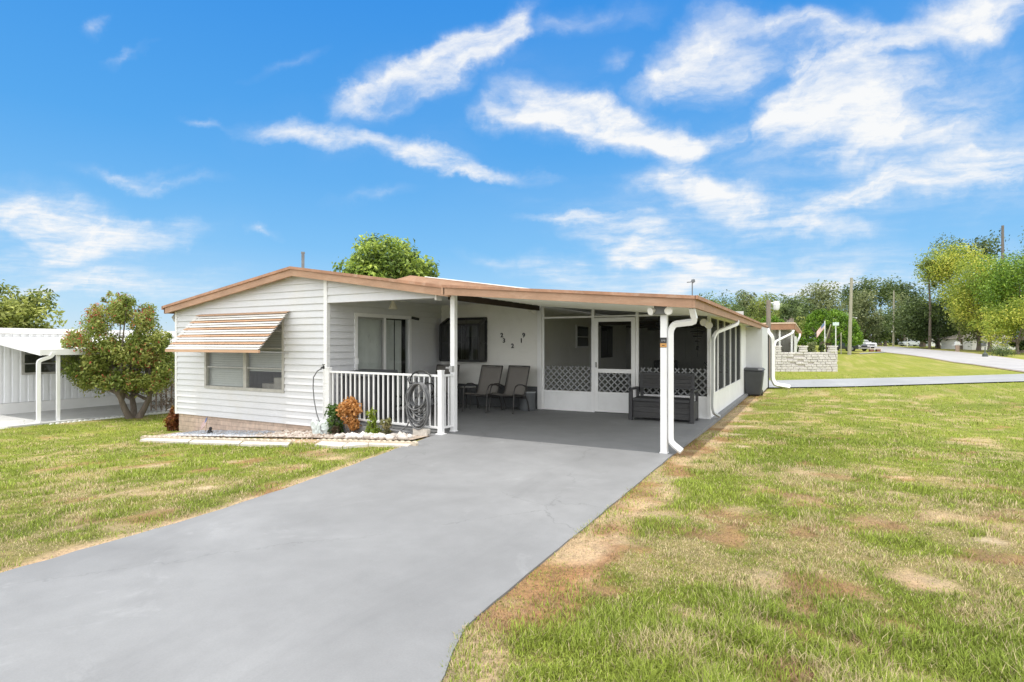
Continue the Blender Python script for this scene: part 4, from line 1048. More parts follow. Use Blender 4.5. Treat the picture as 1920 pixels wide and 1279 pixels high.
def lawn_state(X, Y):
    """returns dry 0..1, dirt 0..1, sand 0..1, red 0..1"""
    dry = .30*fbm(X*.33, Y*.33, 3)+.42*fbm(X*1.5, Y*1.5, 11)+.36*fbm(X*5, Y*5, 19)
    d = -X*S+Y*C
    right = sstep(-3, -1, X)
    dry = dry-.055*right*sstep(4.5, 2.5, d)+.035*right*sstep(10, 6, d)*sstep(2.8, 4.5, d)-.04*right*sstep(10, 18, d)*sstep(40, 25, d)-.02*(1-right)
    dry = sstep(.495, .69, dry)
    dr = X-drive_right(Y); dl = drive_left(Y)-X
    wob = fbm(X*2.3, Y*2.3, 31)
    er = sstep(.17+.72*wob, .09+.36*wob, dr)*(dr > -.3)*(Y < 24)
    el = sstep(.05+.40*wob, .0+.1*wob, dl)*(dl > -.3)
    dirt = np.maximum(er, el)*(right*(X > -3)+(X < -3))
    bed = sstep(.55, .0, np.abs(Y-7.1)+.25*(wob-.5))*(X > -9.3)*(X < -5.4)*sstep(.35, .5, wob+.12)
    dirt = np.maximum(dirt, bed)
    sand = np.zeros_like(dirt)
    for p, r, s in SPOTW:
        q = np.hypot((X-p.x)*.8, Y-p.y)/r+2.0*(fbm(X*4, Y*4, 41)-.5)
        m = sstep(1.05, .35, q)
        if s > 1.4: sand = np.maximum(sand, m*.6)
        dirt = np.maximum(dirt, m*min(s, 1)*.8)
    dirt = np.maximum(dirt, .6*sstep(.62, .72, fbm(X*1.9, Y*1.9, 53))*sstep(30, 12, d))
    red = sstep(.45, .62, fbm(X*1.7, Y*1.7, 61))
    return dry, dirt, sand, red
G_DK, G_LT, STRAW, DIRT, SAND, REDD = [np.array(c) for c in ((.125, .155, .028), (.205, .235, .048), (.37, .305, .165), (.47, .345, .27), (.54, .45, .37), (.30, .165, .105))]
def lawn_color(X, Y):
    dry, dirt, sand, red = lawn_state(X, Y)
    g = fbm(X*.8, Y*.8, 71)[:, None]
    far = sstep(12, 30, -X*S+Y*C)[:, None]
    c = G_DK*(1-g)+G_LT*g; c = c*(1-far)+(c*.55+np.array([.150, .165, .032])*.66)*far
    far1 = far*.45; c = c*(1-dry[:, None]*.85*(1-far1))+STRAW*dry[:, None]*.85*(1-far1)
    dcol = DIRT*(1-red[:, None])+REDD*red[:, None]
    c = c*(1-.34*sstep(9, 5, -X*S+Y*C))[:, None]  # shade between the near blades painted into the ground colour
    c = c*(1-dirt[:, None]*.92)+dcol*dirt[:, None]*.92
    c = c*(1-sand[:, None])+SAND*sand[:, None]
    return c
def axis(lo, hi, fine0, fine1, st, growth=1.13, smax=25):
    a = list(np.arange(fine0, fine1+1e-6, st)); s = st
    while a[-1] < hi: s = min(s*growth, smax); a.append(a[-1]+s)
    s = st; b = []; x = fine0
    while x > lo: s = min(s*growth, smax); x -= s; b.append(x)
    return np.array(b[::-1]+a)
ax_ = axis(-500, 500, -13.5, 9.5, .1); ay_ = axis(-120, 800, .8, 16, .1)
GX, GY = np.meshgrid(ax_, ay_); GXf, GYf = GX.ravel(), GY.ravel()
GZf = ground(GXf, GYf)
dd = -GXf*S+GYf*C
GZf = GZf+.018*(fbm(GXf*2.1, GYf*2.1, 5)-.5)*(dd < 60)
under = (GXf > drive_left(GYf)+.13)*(GXf < drive_right(GYf)-.13)*(GYf < 8.2)
GZf = np.where(under, -.16, GZf)
under2 = (GXf > XL+.1)*(GXf < -1.75)*(GYf > 8.3)*(GYf < 22.2); GZf = np.where(under2, np.minimum(GZf, -.16), GZf)
nx, ny = len(ax_), len(ay_)
I = (np.arange(ny-1)[:, None]*nx+np.arange(nx-1)[None, :]).ravel()
FQ = np.stack([I, I+1, I+nx+1, I+nx], 1).ravel()
m, nt, out = newmat('lawn_turf')
b_ = nt.nodes.new('ShaderNodeBsdfPrincipled'); at = nt.nodes.new('ShaderNodeAttribute'); at.attribute_name = 'tint'
v = texco(nt, 'Object'); n1 = noise(nt, 38, 5, .75, v); n2 = noise(nt, 5, 5, .65, v); n3 = noise(nt, .7, 4, .6, v)
r1 = ramp(nt, n1.outputs['Fac'], [(.28, (.5, .5, .46)), (.5, (1, 1, 1)), (.75, (1.35, 1.3, 1.15))])
r2 = ramp(nt, n2.outputs['Fac'], [(.3, (.78, .80, .75)), (.7, (1.2, 1.15, 1.05))])
r3 = ramp(nt, n3.outputs['Fac'], [(.3, (.85, .9, .85)), (.7, (1.15, 1.08, 1.0))])
o_ = mixc(nt, 1, at.outputs['Color'], r1.outputs['Color'], 'MULTIPLY'); o_ = mixc(nt, 1, o_, r2.outputs['Color'], 'MULTIPLY'); o_ = mixc(nt, 1, o_, r3.outputs['Color'], 'MULTIPLY')
L(nt, o_, b_.inputs['Base Color']); b_.inputs['Roughness'].default_value = .95; b_.inputs['Specular IOR Level'].default_value = .1
bp = nt.nodes.new('ShaderNodeBump'); bp.inputs['Strength'].default_value = .9; bp.inputs['Distance'].default_value = .03
n4 = noise(nt, 22, 6, .75, v); L(nt, n4.outputs['Fac'], bp.inputs['Height']); L(nt, bp.outputs[0], b_.inputs['Normal'])
L(nt, b_.outputs[0], out.inputs['Surface']); M_LAWN = m
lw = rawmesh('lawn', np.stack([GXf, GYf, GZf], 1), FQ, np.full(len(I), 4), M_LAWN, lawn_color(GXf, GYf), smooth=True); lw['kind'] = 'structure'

# ---------------------------------------------------------------- driveway and slab
def conc_mat(name, c, dark=.86):
    m, nt, out = newmat(name); b = nt.nodes.new('ShaderNodeBsdfPrincipled'); v = texco(nt, 'Object')
    n1 = noise(nt, .55, 5, .6, v, .6); n2 = noise(nt, 3.5, 5, .65, v); n3 = noise(nt, 90, 3, .7, v)
    c = np.array(c)
    r1 = ramp(nt, n1.outputs['Fac'], [(.32, tuple(c*dark)), (.55, tuple(c)), (.72, tuple(c*1.12))])
    r2 = ramp(nt, n2.outputs['Fac'], [(.3, (.93, .93, .93)), (.7, (1.05, 1.05, 1.05))])
    r3 = ramp(nt, n3.outputs['Fac'], [(.3, (.93, .93, .93)), (.7, (1.04, 1.04, 1.04))])
    o = mixc(nt, 1, r1.outputs['Color'], r2.outputs['Color'], 'MULTIPLY'); o = mixc(nt, 1, o, r3.outputs['Color'], 'MULTIPLY')
    # scuffs where the paint has worn
    n5 = noise(nt, 1.1, 6, .75, v, 1.2); r5 = ramp(nt, n5.outputs['Fac'], [(.58, (0, 0, 0)), (.72, (.45, .45, .45))])
    o = mixc(nt, r5.outputs['Color'], o, tuple(np.minimum(c*1.45, .7)))
    # tyre / damp marks
    n6 = noise(nt, .9, 6, .7, texco(nt, 'Object', (1.0, .35, 1)), .8); r6 = ramp(nt, n6.outputs['Fac'], [(.52, (0, 0, 0)), (.70, (.5, .5, .5))])
    o = mixc(nt, r6.outputs['Color'], o, tuple(c*.72))
    # hairline cracks
    vw = nt.nodes.new('ShaderNodeMapping'); L(nt, v, vw.inputs['Vector'])
    nd = noise(nt, 1.6, 5, .7, v)
    ad = nt.nodes.new('ShaderNodeVectorMath'); ad.operation = 'MULTIPLY_ADD'; ad.inputs[1].default_value = (.55, .55, .55)
    L(nt, nd.outputs['Color'], ad.inputs[0]); L(nt, v, ad.inputs[2])
    vo = nt.nodes.new('ShaderNodeTexVoronoi'); vo.feature = 'DISTANCE_TO_EDGE'; vo.inputs['Scale'].default_value = .30
    L(nt, ad.outputs[0], vo.inputs['Vector'])
    cr = ramp(nt, vo.outputs['Distance'], [(.0, (.5, .5, .5)), (.0032, (0, 0, 0))])
    nm = noise(nt, .8, 3, .5, v); rm_ = ramp(nt, nm.outputs['Fac'], [(.40, (0, 0, 0)), (.56, (1, 1, 1))])
    k = mixc(nt, 1, cr.outputs['Color'], rm_.outputs['Color'], 'MULTIPLY')
    o = mixc(nt, k, o, tuple(c*.5))
    L(nt, o, b.inputs['Base Color']); b.inputs['Roughness'].default_value = .62; b.inputs['Specular IOR Level'].default_value = .35
    bp = nt.nodes.new('ShaderNodeBump'); bp.inputs['Strength'].default_value = .12; bp.inputs['Distance'].default_value = .01
    L(nt, n3.outputs['Fac'], bp.inputs['Height']); L(nt, bp.outputs[0], b.inputs['Normal'])
    L(nt, b.outputs[0], out.inputs['Surface']); return m
M_CONC = conc_mat('grey_painted_concrete', (.198, .201, .205), .86)
ysd = [-30, -12, -6, -2, 0, 1.0, 1.6, 2.0, 2.3, 2.5, 2.8, 3.3, 4, 5, 6, 6.8, 7.4, 7.8]
dm = MB(); Ls = [(float(drive_left(y)), y) for y in ysd]; Rs = [(float(drive_right(y)), y) for y in ysd]
rj = random.Random(4)
ysd = list(np.round(np.arange(0, 7.75, .17), 3)); ysd = [-30, -12, -6, -2]+[y+rj.uniform(-.05, .05) for y in ysd]+[7.8]; Ls = [(float(drive_left(y)), y) for y in ysd]; Rs = [(float(drive_right(y))+rj.uniform(-.005, .005), y) for y in ysd]
Ls = [(x+rj.uniform(-.014, .014), y) for x, y in Ls]; Ls[-1] = (-5.63, 7.8); Rs[-1] = (-1.70, 7.8)
outl = Rs+Ls[::-1]
n = len(ysd)
vs = [(x, y, 0) for x, y in Rs]+[(x, y, 0) for x, y in Ls]+[(x, y, -.2) for x, y in Rs]+[(x, y, -.2) for x, y in Ls]
fs = [(i, i+1, n+i+1, n+i) for i in range(n-1)]+[(i, 2*n+i, 2*n+i+1, i+1) for i in range(n-1)]+[(n+i, n+i+1, 3*n+i+1, 3*n+i) for i in range(n-1)]
dm.add(vs, fs); struct('driveway', dm, M_CONC)
sl = MB(); sl.prism([(-8.55, 7.99), (-5.63, 7.8), (-1.70, 7.8), (-1.70, YB-.1), (-8.55, YB-.1)], 'z', -.3, 0.0); struct('carport_slab', sl, M_CONC)

# ---------------------------------------------------------------- garden bed: sheet, gravel, stones
M_BEDSOIL = mat('sandy_bed_soil', (.42, .34, .27), .95, .25, 5, fine=.3, fscale=60, bump=.5)
gx_ = np.linspace(-12.9, -5.75, 70); gy_ = np.linspace(7.3, 8.25, 12)
BX, BY = np.meshgrid(gx_, gy_); 
fy0 = np.interp(BX, [-13, -11.4, -8.6, -5.7], [7.15, 7.28, 7.38, 7.32]); BY = fy0+(BY-7.3)/.95*(8.24-fy0)
BY = np.where(BX > -8.5, np.minimum(BY, 8.0), BY)
BZ = ground(BX, BY)+.02+.02*fbm(BX*3, BY*3, 8)
I2 = (np.arange(11)[:, None]*70+np.arange(69)[None, :]).ravel()
bedo = rawmesh('garden_bed', np.stack([BX.ravel(), BY.ravel(), BZ.ravel()], 1), np.stack([I2, I2+1, I2+71, I2+70], 1).ravel(), np.full(len(I2), 4), M_BEDSOIL, smooth=True); bedo['kind'] = 'structure'
bm = bmesh.new(); bmesh.ops.create_icosphere(bm, subdivisions=1, radius=1); bm.verts.ensure_lookup_table()
RV = np.array([v.co[:] for v in bm.verts]); RF = np.array([[v.index for v in f.verts] for f in bm.faces]); bm.free()
def rocks(name, P, size, cols, seed, flat=.65):
    rg = np.random.default_rng(seed); n = len(P); k = len(RV)
    V = RV[None]*(1+.22*rg.normal(size=(n, k, 1)))
    sc = size[:, None]*(1+.35*rg.uniform(-1, 1, size=(n, 3)))*np.array([1, 1, flat])
    V = V*sc[:, None, :]
    a = rg.random(n)*6.28; ca, sa = np.cos(a)[:, None], np.sin(a)[:, None]
    x = V[..., 0]*ca-V[..., 1]*sa; y = V[..., 0]*sa+V[..., 1]*ca
    V = np.stack([x, y, V[..., 2]], -1)+P[:, None, :]
    Fk = (RF[None]+(np.arange(n)*k)[:, None, None]).reshape(-1)
    cc = np.array(cols)[rg.integers(0, len(cols), n)]*(.8+.35*rg.random((n, 1)))
    return rawmesh(name, V.reshape(-1, 3), Fk, np.full(n*len(RF), 3), M_ROCK, np.repeat(cc, k, 0))
M_ROCK = tintmat('stone', .85, 0, .2)
rg = np.random.default_rng(5)
def bedpts(n, x0, x1, y0=None):
    x = rg.uniform(x0, x1, n); f = np.interp(x, [-13, -11.4, -8.6, -5.7], [7.22, 7.33, 7.42, 7.36]); t = np.where(x > -8.5, 7.97, 8.2)
    y = f+(t-f)*rg.random(n); return np.stack([x, y, ground(x, y)+.025], 1)
P = bedpts(2600, -12.6, -9.6); g1 = rocks('blue_grey_gravel', P, rg.uniform(.012, .026, len(P)), [(.46, .49, .54), (.55, .57, .60), (.38, .41, .46)], 1); g1['kind'] = 'stuff'; g1['label'] = 'blue grey gravel along the foundation'
P = bedpts(2200, -9.9, -5.95); g2 = rocks('white_gravel', P, rg.uniform(.015, .045, len(P)), [(.38, .33, .28), (.48, .44, .39), (.27, .21, .165), (.42, .36, .32)], 2); g2['kind'] = 'stuff'; g2['label'] = 'white stones in the garden bed'
P = np.array([(x, np.interp(x, [-7.4, -5.9], [7.50, 7.44])+rg.normal()*.06, 0) for x in np.linspace(-7.5, -5.95, 44)]); P[:, 2] = ground(P[:, 0], P[:, 1])+.05
g3 = rocks('white_rocks', P, rg.uniform(.045, .10, len(P)), [(.60, .58, .55), (.50, .46, .42)], 3, .7); g3['kind'] = 'stuff'; g3['label'] = 'larger white rocks edging the plant bed'
n = 260; x = rg.uniform(-9.4, -6.6, n); y = 7.0+.22*rg.normal(size=n); P = np.stack([x, y, ground(x, y)+.005], 1); g4 = rocks('scattered_pebbles', P, rg.uniform(.008, .022, n), [(.62, .53, .45), (.5, .4, .32)], 4); g4['kind'] = 'stuff'; g4['label'] = 'pebbles scattered over the bare earth'

# ---------------------------------------------------------------- grass
M_GRASS = tintmat('grass_blade', .6, .3, .25)
def grass(name, cand, hh, ww, seed, nblade=1):
    rg = np.random.default_rng(seed); X, Y = cand[:, 0], cand[:, 1]
    dry, dirt, sand, red = lawn_state(X, Y)
    inside = (X > drive_left(Y)+.03*rg.random(len(X)))*(X < drive_right(Y)-.03*rg.random(len(X)))*(Y < 7.9)
    inside |= (X > XL)*(X < -1.66)*(Y > 7.75)*(Y < 22.5)
    inside |= (X > -13.0)*(X < -5.4)*(Y > 6.95+.1*fbm(X*2, Y*0, 9))*(Y < 8.3)
    inside |= (X > -1.9)*(X < -1.2)*(Y > 19)*(Y < 22.6)
    edge = (X > -2.2)*(X < 0)*sstep(.4, .9, dirt)
    keep = (~inside)*(rg.random(len(X)) > dirt*.68)*(rg.random(len(X)) > sand*.98)
    X, Y, dry, dirt, red = X[keep], Y[keep], dry[keep], dirt[keep], red[keep]; n = len(X)
    Z = ground(X, Y)+.018*(fbm(X*2.1, Y*2.1, 5)-.5)
    d = -X*S+Y*C
    sc = np.clip(d/5, .8, 2.4)
    a = rg.random(n)*6.283; lean = .15+.95*rg.random(n)
    clump = fbm(X*3.1, Y*3.1, 81)
    h = hh*(1+.7*sstep(3.6, 2.6, d)*(X > 0-.8))*(.45+.75*rg.random(n))*(.6+.9*sstep(.35, .7, clump))*(1-.35*dirt)*(1-.2*dry)
    w = ww*sc*(.7+.6*rg.random(n))
    dx, dy = np.cos(a), np.sin(a); px, py = -dy, dx
    V = np.empty((n, 5, 3))
    for k, (t, wk) in enumerate(((0, 1), (0, -1), (.55, .8), (.55, -.8), (1, 0))):
        off = lean*h*t**1.6
        V[:, k, 0] = X+dx*off+px*w*wk*.5; V[:, k, 1] = Y+dy*off+py*w*wk*.5
        V[:, k, 2] = Z-.004+h*t*(1-.28*lean*t)
    base = np.arange(n)[:, None]*5
    F1 = np.concatenate([base+np.array([0, 1, 3, 2]), base+np.array([2, 3, 4])], 1).ravel()
    ln = np.tile([4, 3], n)
    g = rg.random(n)[:, None]; st = (rg.random(n) < .08+.62*dry+.25*dirt)[:, None]
    gf = fbm(X*.8, Y*.8, 71)[:, None]
    gc = np.array([.165, .222, .030])*(1-gf)+np.array([.31, .37, .058])*gf; gc = gc*(.5+1.0*g)
    sc_ = (np.array([.52, .42, .25])*(1-red[:, None]*.35*(dirt[:, None]>.2))+np.array([.0, -.06, -.03])*red[:, None]*(dirt[:, None]>.2))*(.65+.6*g)
    cc = np.where(st, sc_, gc)
    o = rawmesh(name, V.reshape(-1, 3), F1, ln, M_GRASS, np.repeat(cc, 5, 0)); o['kind'] = 'stuff'; return o
def polar(n, r0, r1, a0, a1, seed, p=1.0):
    rg = np.random.default_rng(seed); r = r0*(r1/r0)**(rg.random(n)**p); a = rg.uniform(a0, a1, n)   # angle from the view axis (right positive)
    u = np.sin(a)*r; w = np.cos(a)*r
    return np.stack([u*C-w*S, u*S+w*C], 1)
g_ = grass('lawn_grass', np.concatenate([polar(400000, 1.5, 11, R(-8), R(62), 1, .9), polar(250000, 2.4, 24, R(-60), R(-10), 2, .85), polar(90000, 10, 34, R(10), R(58), 3)]), .046, .0050, 9)
g_['label'] = 'short patchy lawn grass'

# ---------------------------------------------------------------- back drive strip, road
def gsheet(name, rows, m, lift, kind='structure', sub=1):
    """rows: list of (left point, right point) xy pairs"""
    mb = MB(); vs = []
    for a, b in rows:
        for t in np.linspace(0, 1, 5):
            x, y = a[0]*(1-t)+b[0]*t, a[1]*(1-t)+b[1]*t; vs.append((x, y, gz(x, y)+lift))
    k = len(rows); fs = [(i*5+j, i*5+j+1, (i+1)*5+j+1, (i+1)*5+j) for i in range(k-1) for j in range(4)]
    mb.add(vs, fs); o = mb.build(name, m); o['kind'] = kind; return o
def resample(pts, n):
    P = np.array(pts, float); d = np.concatenate([[0], np.cumsum(np.linalg.norm(np.diff(P, axis=0), axis=1))]); t = np.linspace(0, d[-1], n)
    return np.stack([np.interp(t, d, P[:, k]) for k in range(2)], 1)
M_STRIP = conc_mat('pale_concrete', (.27, .275, .28))
M_ROAD = conc_mat('sun_bleached_asphalt', (.33, .32, .32))
M_VERGE = mat('sandy_verge', (.34, .27, .19), .95, .2, 1.5, fine=.2, fscale=20)
nr = [atG(px, py)[:2] for px, py in ((1462, 729), (1600, 727), (1760, 722), (1920, 717))]; fr_ = [atG(px, py)[:2] for px, py in ((1462, 715), (1600, 712), (1760, 708), (1920, 702.5))]
def extend(P, a, b):
    P = [np.array(p) for p in P]; return [P[0]+(P[0]-P[1])*a]+P+[P[-1]+(P[-1]-P[-2])*b]
nr = resample(extend(nr, .8, 3), 30); fr_ = resample(extend(fr_, .8, 3), 30)
gsheet('back_driveway', list(zip(nr, fr_)), M_STRIP, .045)
ne = [atG(px, py)[:2] for px, py in ((1622, 652.5), (1640, 656.5), (1664, 661.5), (1700, 665.5), (1741, 671), (1825, 684), (1920, 698))]
fe = [atG(px, py)[:2] for px, py in ((1632, 650), (1682, 650.8), (1705, 653), (1741, 656.2), (1790, 660), (1819, 663), (1920, 676))]
ne = resample(extend(ne, .1, 1.5), 50); fe = resample(extend(fe, .05, 1.5), 50)
gsheet('road', list(zip(ne, fe)), M_ROAD, .05)
off = (ne-fe); off /= np.linalg.norm(off, axis=1)[:, None]
gsheet('road_verge', list(zip(ne+off*.6, ne-off*.05)), M_VERGE, .035); gsheet('road_verge', list(zip(fe-off*1.0, fe+off*.05)), M_VERGE, .035)
pth = [atG(px, py)[:2] for px, py in ((1612, 664.5), (1640, 662.5), (1660, 661.5))]; pt2 = [atG(px, py)[:2] for px, py in ((1612, 663.0), (1640, 661.2), (1660, 660.2))]
gsheet('crossing_path', list(zip(resample(pth, 6), resample(pt2, 6))), M_STRIP, .055)
# ---------------------------------------------------------------- neighbour's home on the left
M_RIB = mat('white_ribbed_metal', (.82, .83, .85), .5, .05, 2, dirt=((.5, .5, .5), .25, 2))
M_NWHITE = mat('neighbour_white', (.74, .74, .73), .5, .05, 2)
M_NROOF = mat('white_roof_coating', (.80, .79, .77), .6, .06, 1.5)
NX, NG = -21.0, -.62
nh = thing('neighbour_home', 'white ribbed-metal mobile home with a flat white carport roof at the left edge', 'house', (NX, 12, NG))
m = MB(); y = -6.0; k = 0
while y < 24:
    p = .028 if k % 2 else 0; w = .115 if k % 2 else .075
    m.quad((NX+p, y, NG+.42), (NX+p, y+w, NG+.42), (NX+p, y+w, 1.85), (NX+p, y, 1.85))
    if p == 0: m.quad((NX, y+w, NG+.42), (NX+.028, y+w, NG+.42), (NX+.028, y+w, 1.85), (NX, y+w, 1.85))
    else: m.quad((NX, y+w, NG+.42), (NX+.028, y+w, NG+.42), (NX+.028, y+w, 1.85), (NX, y+w, 1.85))
    y += w; k += 1
m.build('ribbed_wall', M_RIB, nh, recalc=False)
m = MB(); m.box(NX-.1, NX-.02, -6, 24, NG, 1.9); m.box(NX-7, NX-.1, -6, -5.9, NG, 1.9); m.build('wall_core', M_RIB, nh)
m = MB(); m.box(NX-.01, NX+.04, -6, 24, NG-.1, NG+.41); m.build('skirting', M_NWHITE, nh)
m = MB(); m.box(NX-7.2, NX+.12, -6.2, 24, 1.86, 2.02); m.build('roof', M_NROOF, nh)

m = MB(); m.box(NX+.02, NX+.075, 7.95, 12.4, .62, 1.62); w_ = m.build('window', M_FRAMEGREY, nh)
m = MB(); m.box(NX+.05, NX+.08, 8.02, 12.33, .68, 1.56); m.build('pane', M_GLASS_D, w_)
m = MB()
for z in (.95, 1.25): m.box(NX+.076, NX+.095, 7.95, 12.4, z-.015, z+.015)
m.build('glazing_bar', M_ALU, w_)
cy0, cxr = 7.25, -18.0
zc_ = lambda x: 1.40+(cxr-x)*.12
m = MB(); m.hexa([(NX, cy0, zc_(NX)-.06), (cxr, cy0, zc_(cxr)-.06), (cxr, 24, zc_(cxr)-.06), (NX, 24, zc_(NX)-.06), (NX, cy0, zc_(NX)), (cxr, cy0, zc_(cxr)), (cxr, 24, zc_(cxr)), (NX, 24, zc_(NX))]); m.build('carport_roof', M_NROOF, nh)
m = MB(); m.hexa([(NX, cy0-.04, zc_(NX)-.16), (cxr+.04, cy0-.04, zc_(cxr)-.16), (cxr+.04, cy0-.003, zc_(cxr)-.16), (NX, cy0-.003, zc_(NX)-.16), (NX, cy0-.04, zc_(NX)+.01), (cxr+.04, cy0-.04, zc_(cxr)+.01), (cxr+.04, cy0-.003, zc_(cxr)+.01), (NX, cy0-.003, zc_(NX)+.01)])
m.box(cxr+.004, cxr+.06, cy0, 24, 1.25, 1.41); m.build('fascia', M_NWHITE, nh)
for x, y, w in ((-18.05, 7.65, .05), (-18.05, 12.6, .05), (-18.05, 17.5, .05)):
    m = MB(); w = .036; m.box(x-w, x+w, y-w, y+w, NG, 1.34); m.build('post', M_NWHITE, nh)
spout([(-17.95, 7.5, 1.32), (-17.95, 7.46, 1.22), (-18.02, 7.2, 1.1), (-18.02, 7.2, NG+.1), (-17.95, 6.9, NG+.05), (-17.7, 6.0, NG+.05)], .085, .075).build('downspout', M_NWHITE, nh, smooth=40)
spl = MB(); spl.prism([(-22, -6), (-17.8, -6), (-17.8, 24), (-22, 24)], 'z', NG-.3, NG+.09); struct('neighbour_slab', spl, conc_mat('neighbour_concrete', (.46, .46, .45)))
scallop('scalloped_edging', 'white scalloped edging along the left neighbour slab', (-17.68, 7.3, NG-.02), (-17.68, 16.5, NG-.02), 70, .10, M_NWHITE)
sr = thing('step_railing', 'short white handrail posts on the neighbour slab behind the bushy tree', 'railing', (-18.6, 11.6, NG))
for x, y in ((-18.6, 10.9), (-18.6, 11.7)):
    m = MB(); m.box(x-.025, x+.025, y-.025, y+.025, NG+.03, NG+.85); m.build('post', M_NWHITE, sr)
m = MB(); m.tube([(-18.6, 10.85, NG+.86), (-18.6, 11.8, NG+.86)], .02, rect=(.05, .03)); m.build('top_rail', M_NWHITE, sr)
# dry trellis between the homes
q = onG(312, 17.5); tl = thing('wooden_trellis', 'grey wooden trellis tangled with dry brown vine beside the gable corner', 'trellis', q)
m = MB(); ux = Vector((C, S, 0))
for k in range(-3, 4): a = q+ux*(k*.16); m.box(a.x-.015, a.x+.015, a.y-.02, a.y+.02, q.z-.1, q.z+1.15+.04*(k % 2))
for z in (.25, .6, .95): a = q-ux*.5; b = q+ux*.5; m.tube([(a.x, a.y-.03, q.z+z), (b.x, b.y-.03, q.z+z)], .012, 5)
m.build('lattice', mat('weathered_wood', (.30, .25, .21), .9, .25, 6), tl)
rg = np.random.default_rng(31); leaves('dry_vine', [(q.x+ux.x*a, q.y-.05, q.z+z, .2) for a, z in ((-.4, .3), (-.2, .7), (.1, .4), (.3, .8), (0, 1.0), (.4, .3))], 420, .09, [(.14, .09, .06), (.28, .2, .14)], rg, tl, aspect=.25, droop=.6)

# ---------------------------------------------------------------- trees and shrubs near the house
tb = onG(252, 16.2)
PAL_OLIVE = [(.075, .115, .02), (.16, .215, .036), (.28, .32, .07), (.42, .40, .12)]
def uvc(px, py, D): return atD(px, py, D)
# bottlebrush: wide low crown with red tips
D = 16.2; rng = np.random.default_rng(40)
cl = []
for px, py, r in ((150, 640, .36), (185, 610, .4), (225, 590, .42), (265, 605, .4), (300, 640, .38), (140, 690, .34), (180, 680, .42), (225, 660, .46), (270, 670, .44), (305, 690, .36), (200, 715, .36), (245, 720, .38), (285, 725, .32), (165, 650, .34), (215, 575, .26), (240, 568, .22), (180, 580, .22), (275, 585, .24), (312, 655, .26), (130, 655, .24), (205, 640, .4), (255, 640, .4), (232, 705, .4), (175, 700, .34), (300, 712, .3), (160, 712, .28)):
    for dz in (-.55, .05, .6):
        c = uvc(px+rng.normal()*6, py+rng.normal()*5, D+dz*1.1); cl.append((c.x, c.y, c.z, r*(1 if dz == .05 else .85)))
for px, py in ((165, 585), (195, 562), (222, 556), (250, 566), (285, 590), (205, 552), (120, 640), (318, 630), (116, 665)):
    c = uvc(px, py, D+rng.normal()*.3); cl.append((c.x, c.y, c.z, .10))
bb = thing('bottlebrush_tree', 'bushy bottlebrush tree with red flower tips between the two homes', 'tree', tb)
trunk_mesh(rng, tb, cl, .95, .11, 26, stems=3, spread=.32).build('trunk', M_BARK, bb, smooth=60)
leaves('crown', cl, 32000, .092, PAL_OLIVE, rng, bb, aspect=.42, shell=.2, accents=((.42, .13, .07), .085, .8))
# tree behind the neighbour's home
tree('broadleaf_tree', 'yellow green broadleaf tree behind the neighbour home at the left edge', onG(30, 36), 2.2, atD(25, 600, 36), 3.0, 3.0, 2.9, 60, .55, .95, 5200, .34, [(.06, .09, .025), (.16, .20, .05), (.36, .40, .10), (.50, .52, .17)], 41, r=.25, aspect=.45, hollow=.35)
# round tree behind the roof
tree('round_tree', 'round dense light green tree rising behind the house roof', onG(724, 31), 3.0, atD(724, 508, 31), 3.05, 3.0, 2.15, 120, .42, .75, 13000, .26, [(.025, .05, .014), (.10, .16, .03), (.28, .38, .06), (.48, .56, .10)], 42, r=.25, aspect=.42, hollow=.5, lower=-.9, up=.6)

# ---------------------------------------------------------------- rear neighbour home, block wall, lamp post
M_RB = mat('brown_roof_edge', (.36, .19, .115), .6, .15, 2)
rn = thing('rear_neighbour_home', 'low home with brown fascia and open carport beyond the house', 'house', (-4, 42, gz(-1, 42)))
g0 = gz(-1, 37); zt = 2.74; X1 = -.80
m = MB(); m.box(-12, X1, 36, 66, zt-.10, zt-.02); m.build('roof', M_ROOF, rn)
m = MB(); m.box(-12, X1+.02, 35.95, 35.998, zt-.36, zt-.03); m.box(X1+.002, X1+.05, 36, 66, zt-.36, zt-.03); m.build('fascia', M_RB, rn)
m = MB(); m.box(-12, X1+.06, 35.9, 36.02, zt-.028, zt+.05); m.box(X1+.0, X1+.08, 36.03, 66, zt-.028, zt+.05); m.build('drip_edge', mat('pale_brown_edge', (.62, .47, .36), .6, .1, 3), rn)
m = MB(); m.box(-12, -2.05, 36.6, 36.7, g0-.2, zt-.1); m.build('front_wall', M_NWHITE, rn)
m = MB(); m.box(-2.0, X1-.1, 42, 42.1, g0, zt-.1); m.box(-2.1, -2.0, 36.75, 42, g0, zt-.1); m.build('carport_back_wall', M_CREAM, rn)
for x in (X1-.12, -1.55):
    m = MB(); m.box(x-.05, x+.05, 36.2, 36.3, g0-.1, zt-.1); m.build('post', M_NWHITE, rn)
m = MB(); m.box(X1-.05, X1+.0, 38, 44, g0, zt-.7); m.build('side_panel', M_NWHITE, rn)
spout([(X1-.02, 36.0, zt-.4), (X1-.05, 35.96, zt-.55), (-1.75, 35.8, zt-1.05), (-1.78, 35.7, zt-1.25), (-1.78, 35.7, g0+.3)], .12, .1).build('downspout', M_NWHITE, rn, smooth=40)
spout([(X1+.1, 50, zt-.4), (X1+.1, 49.8, zt-.6), (X1-.1, 48, zt-1.1), (X1-.1, 48, g0+.3)], .12, .1).build('downspout', M_NWHITE, rn, smooth=40)
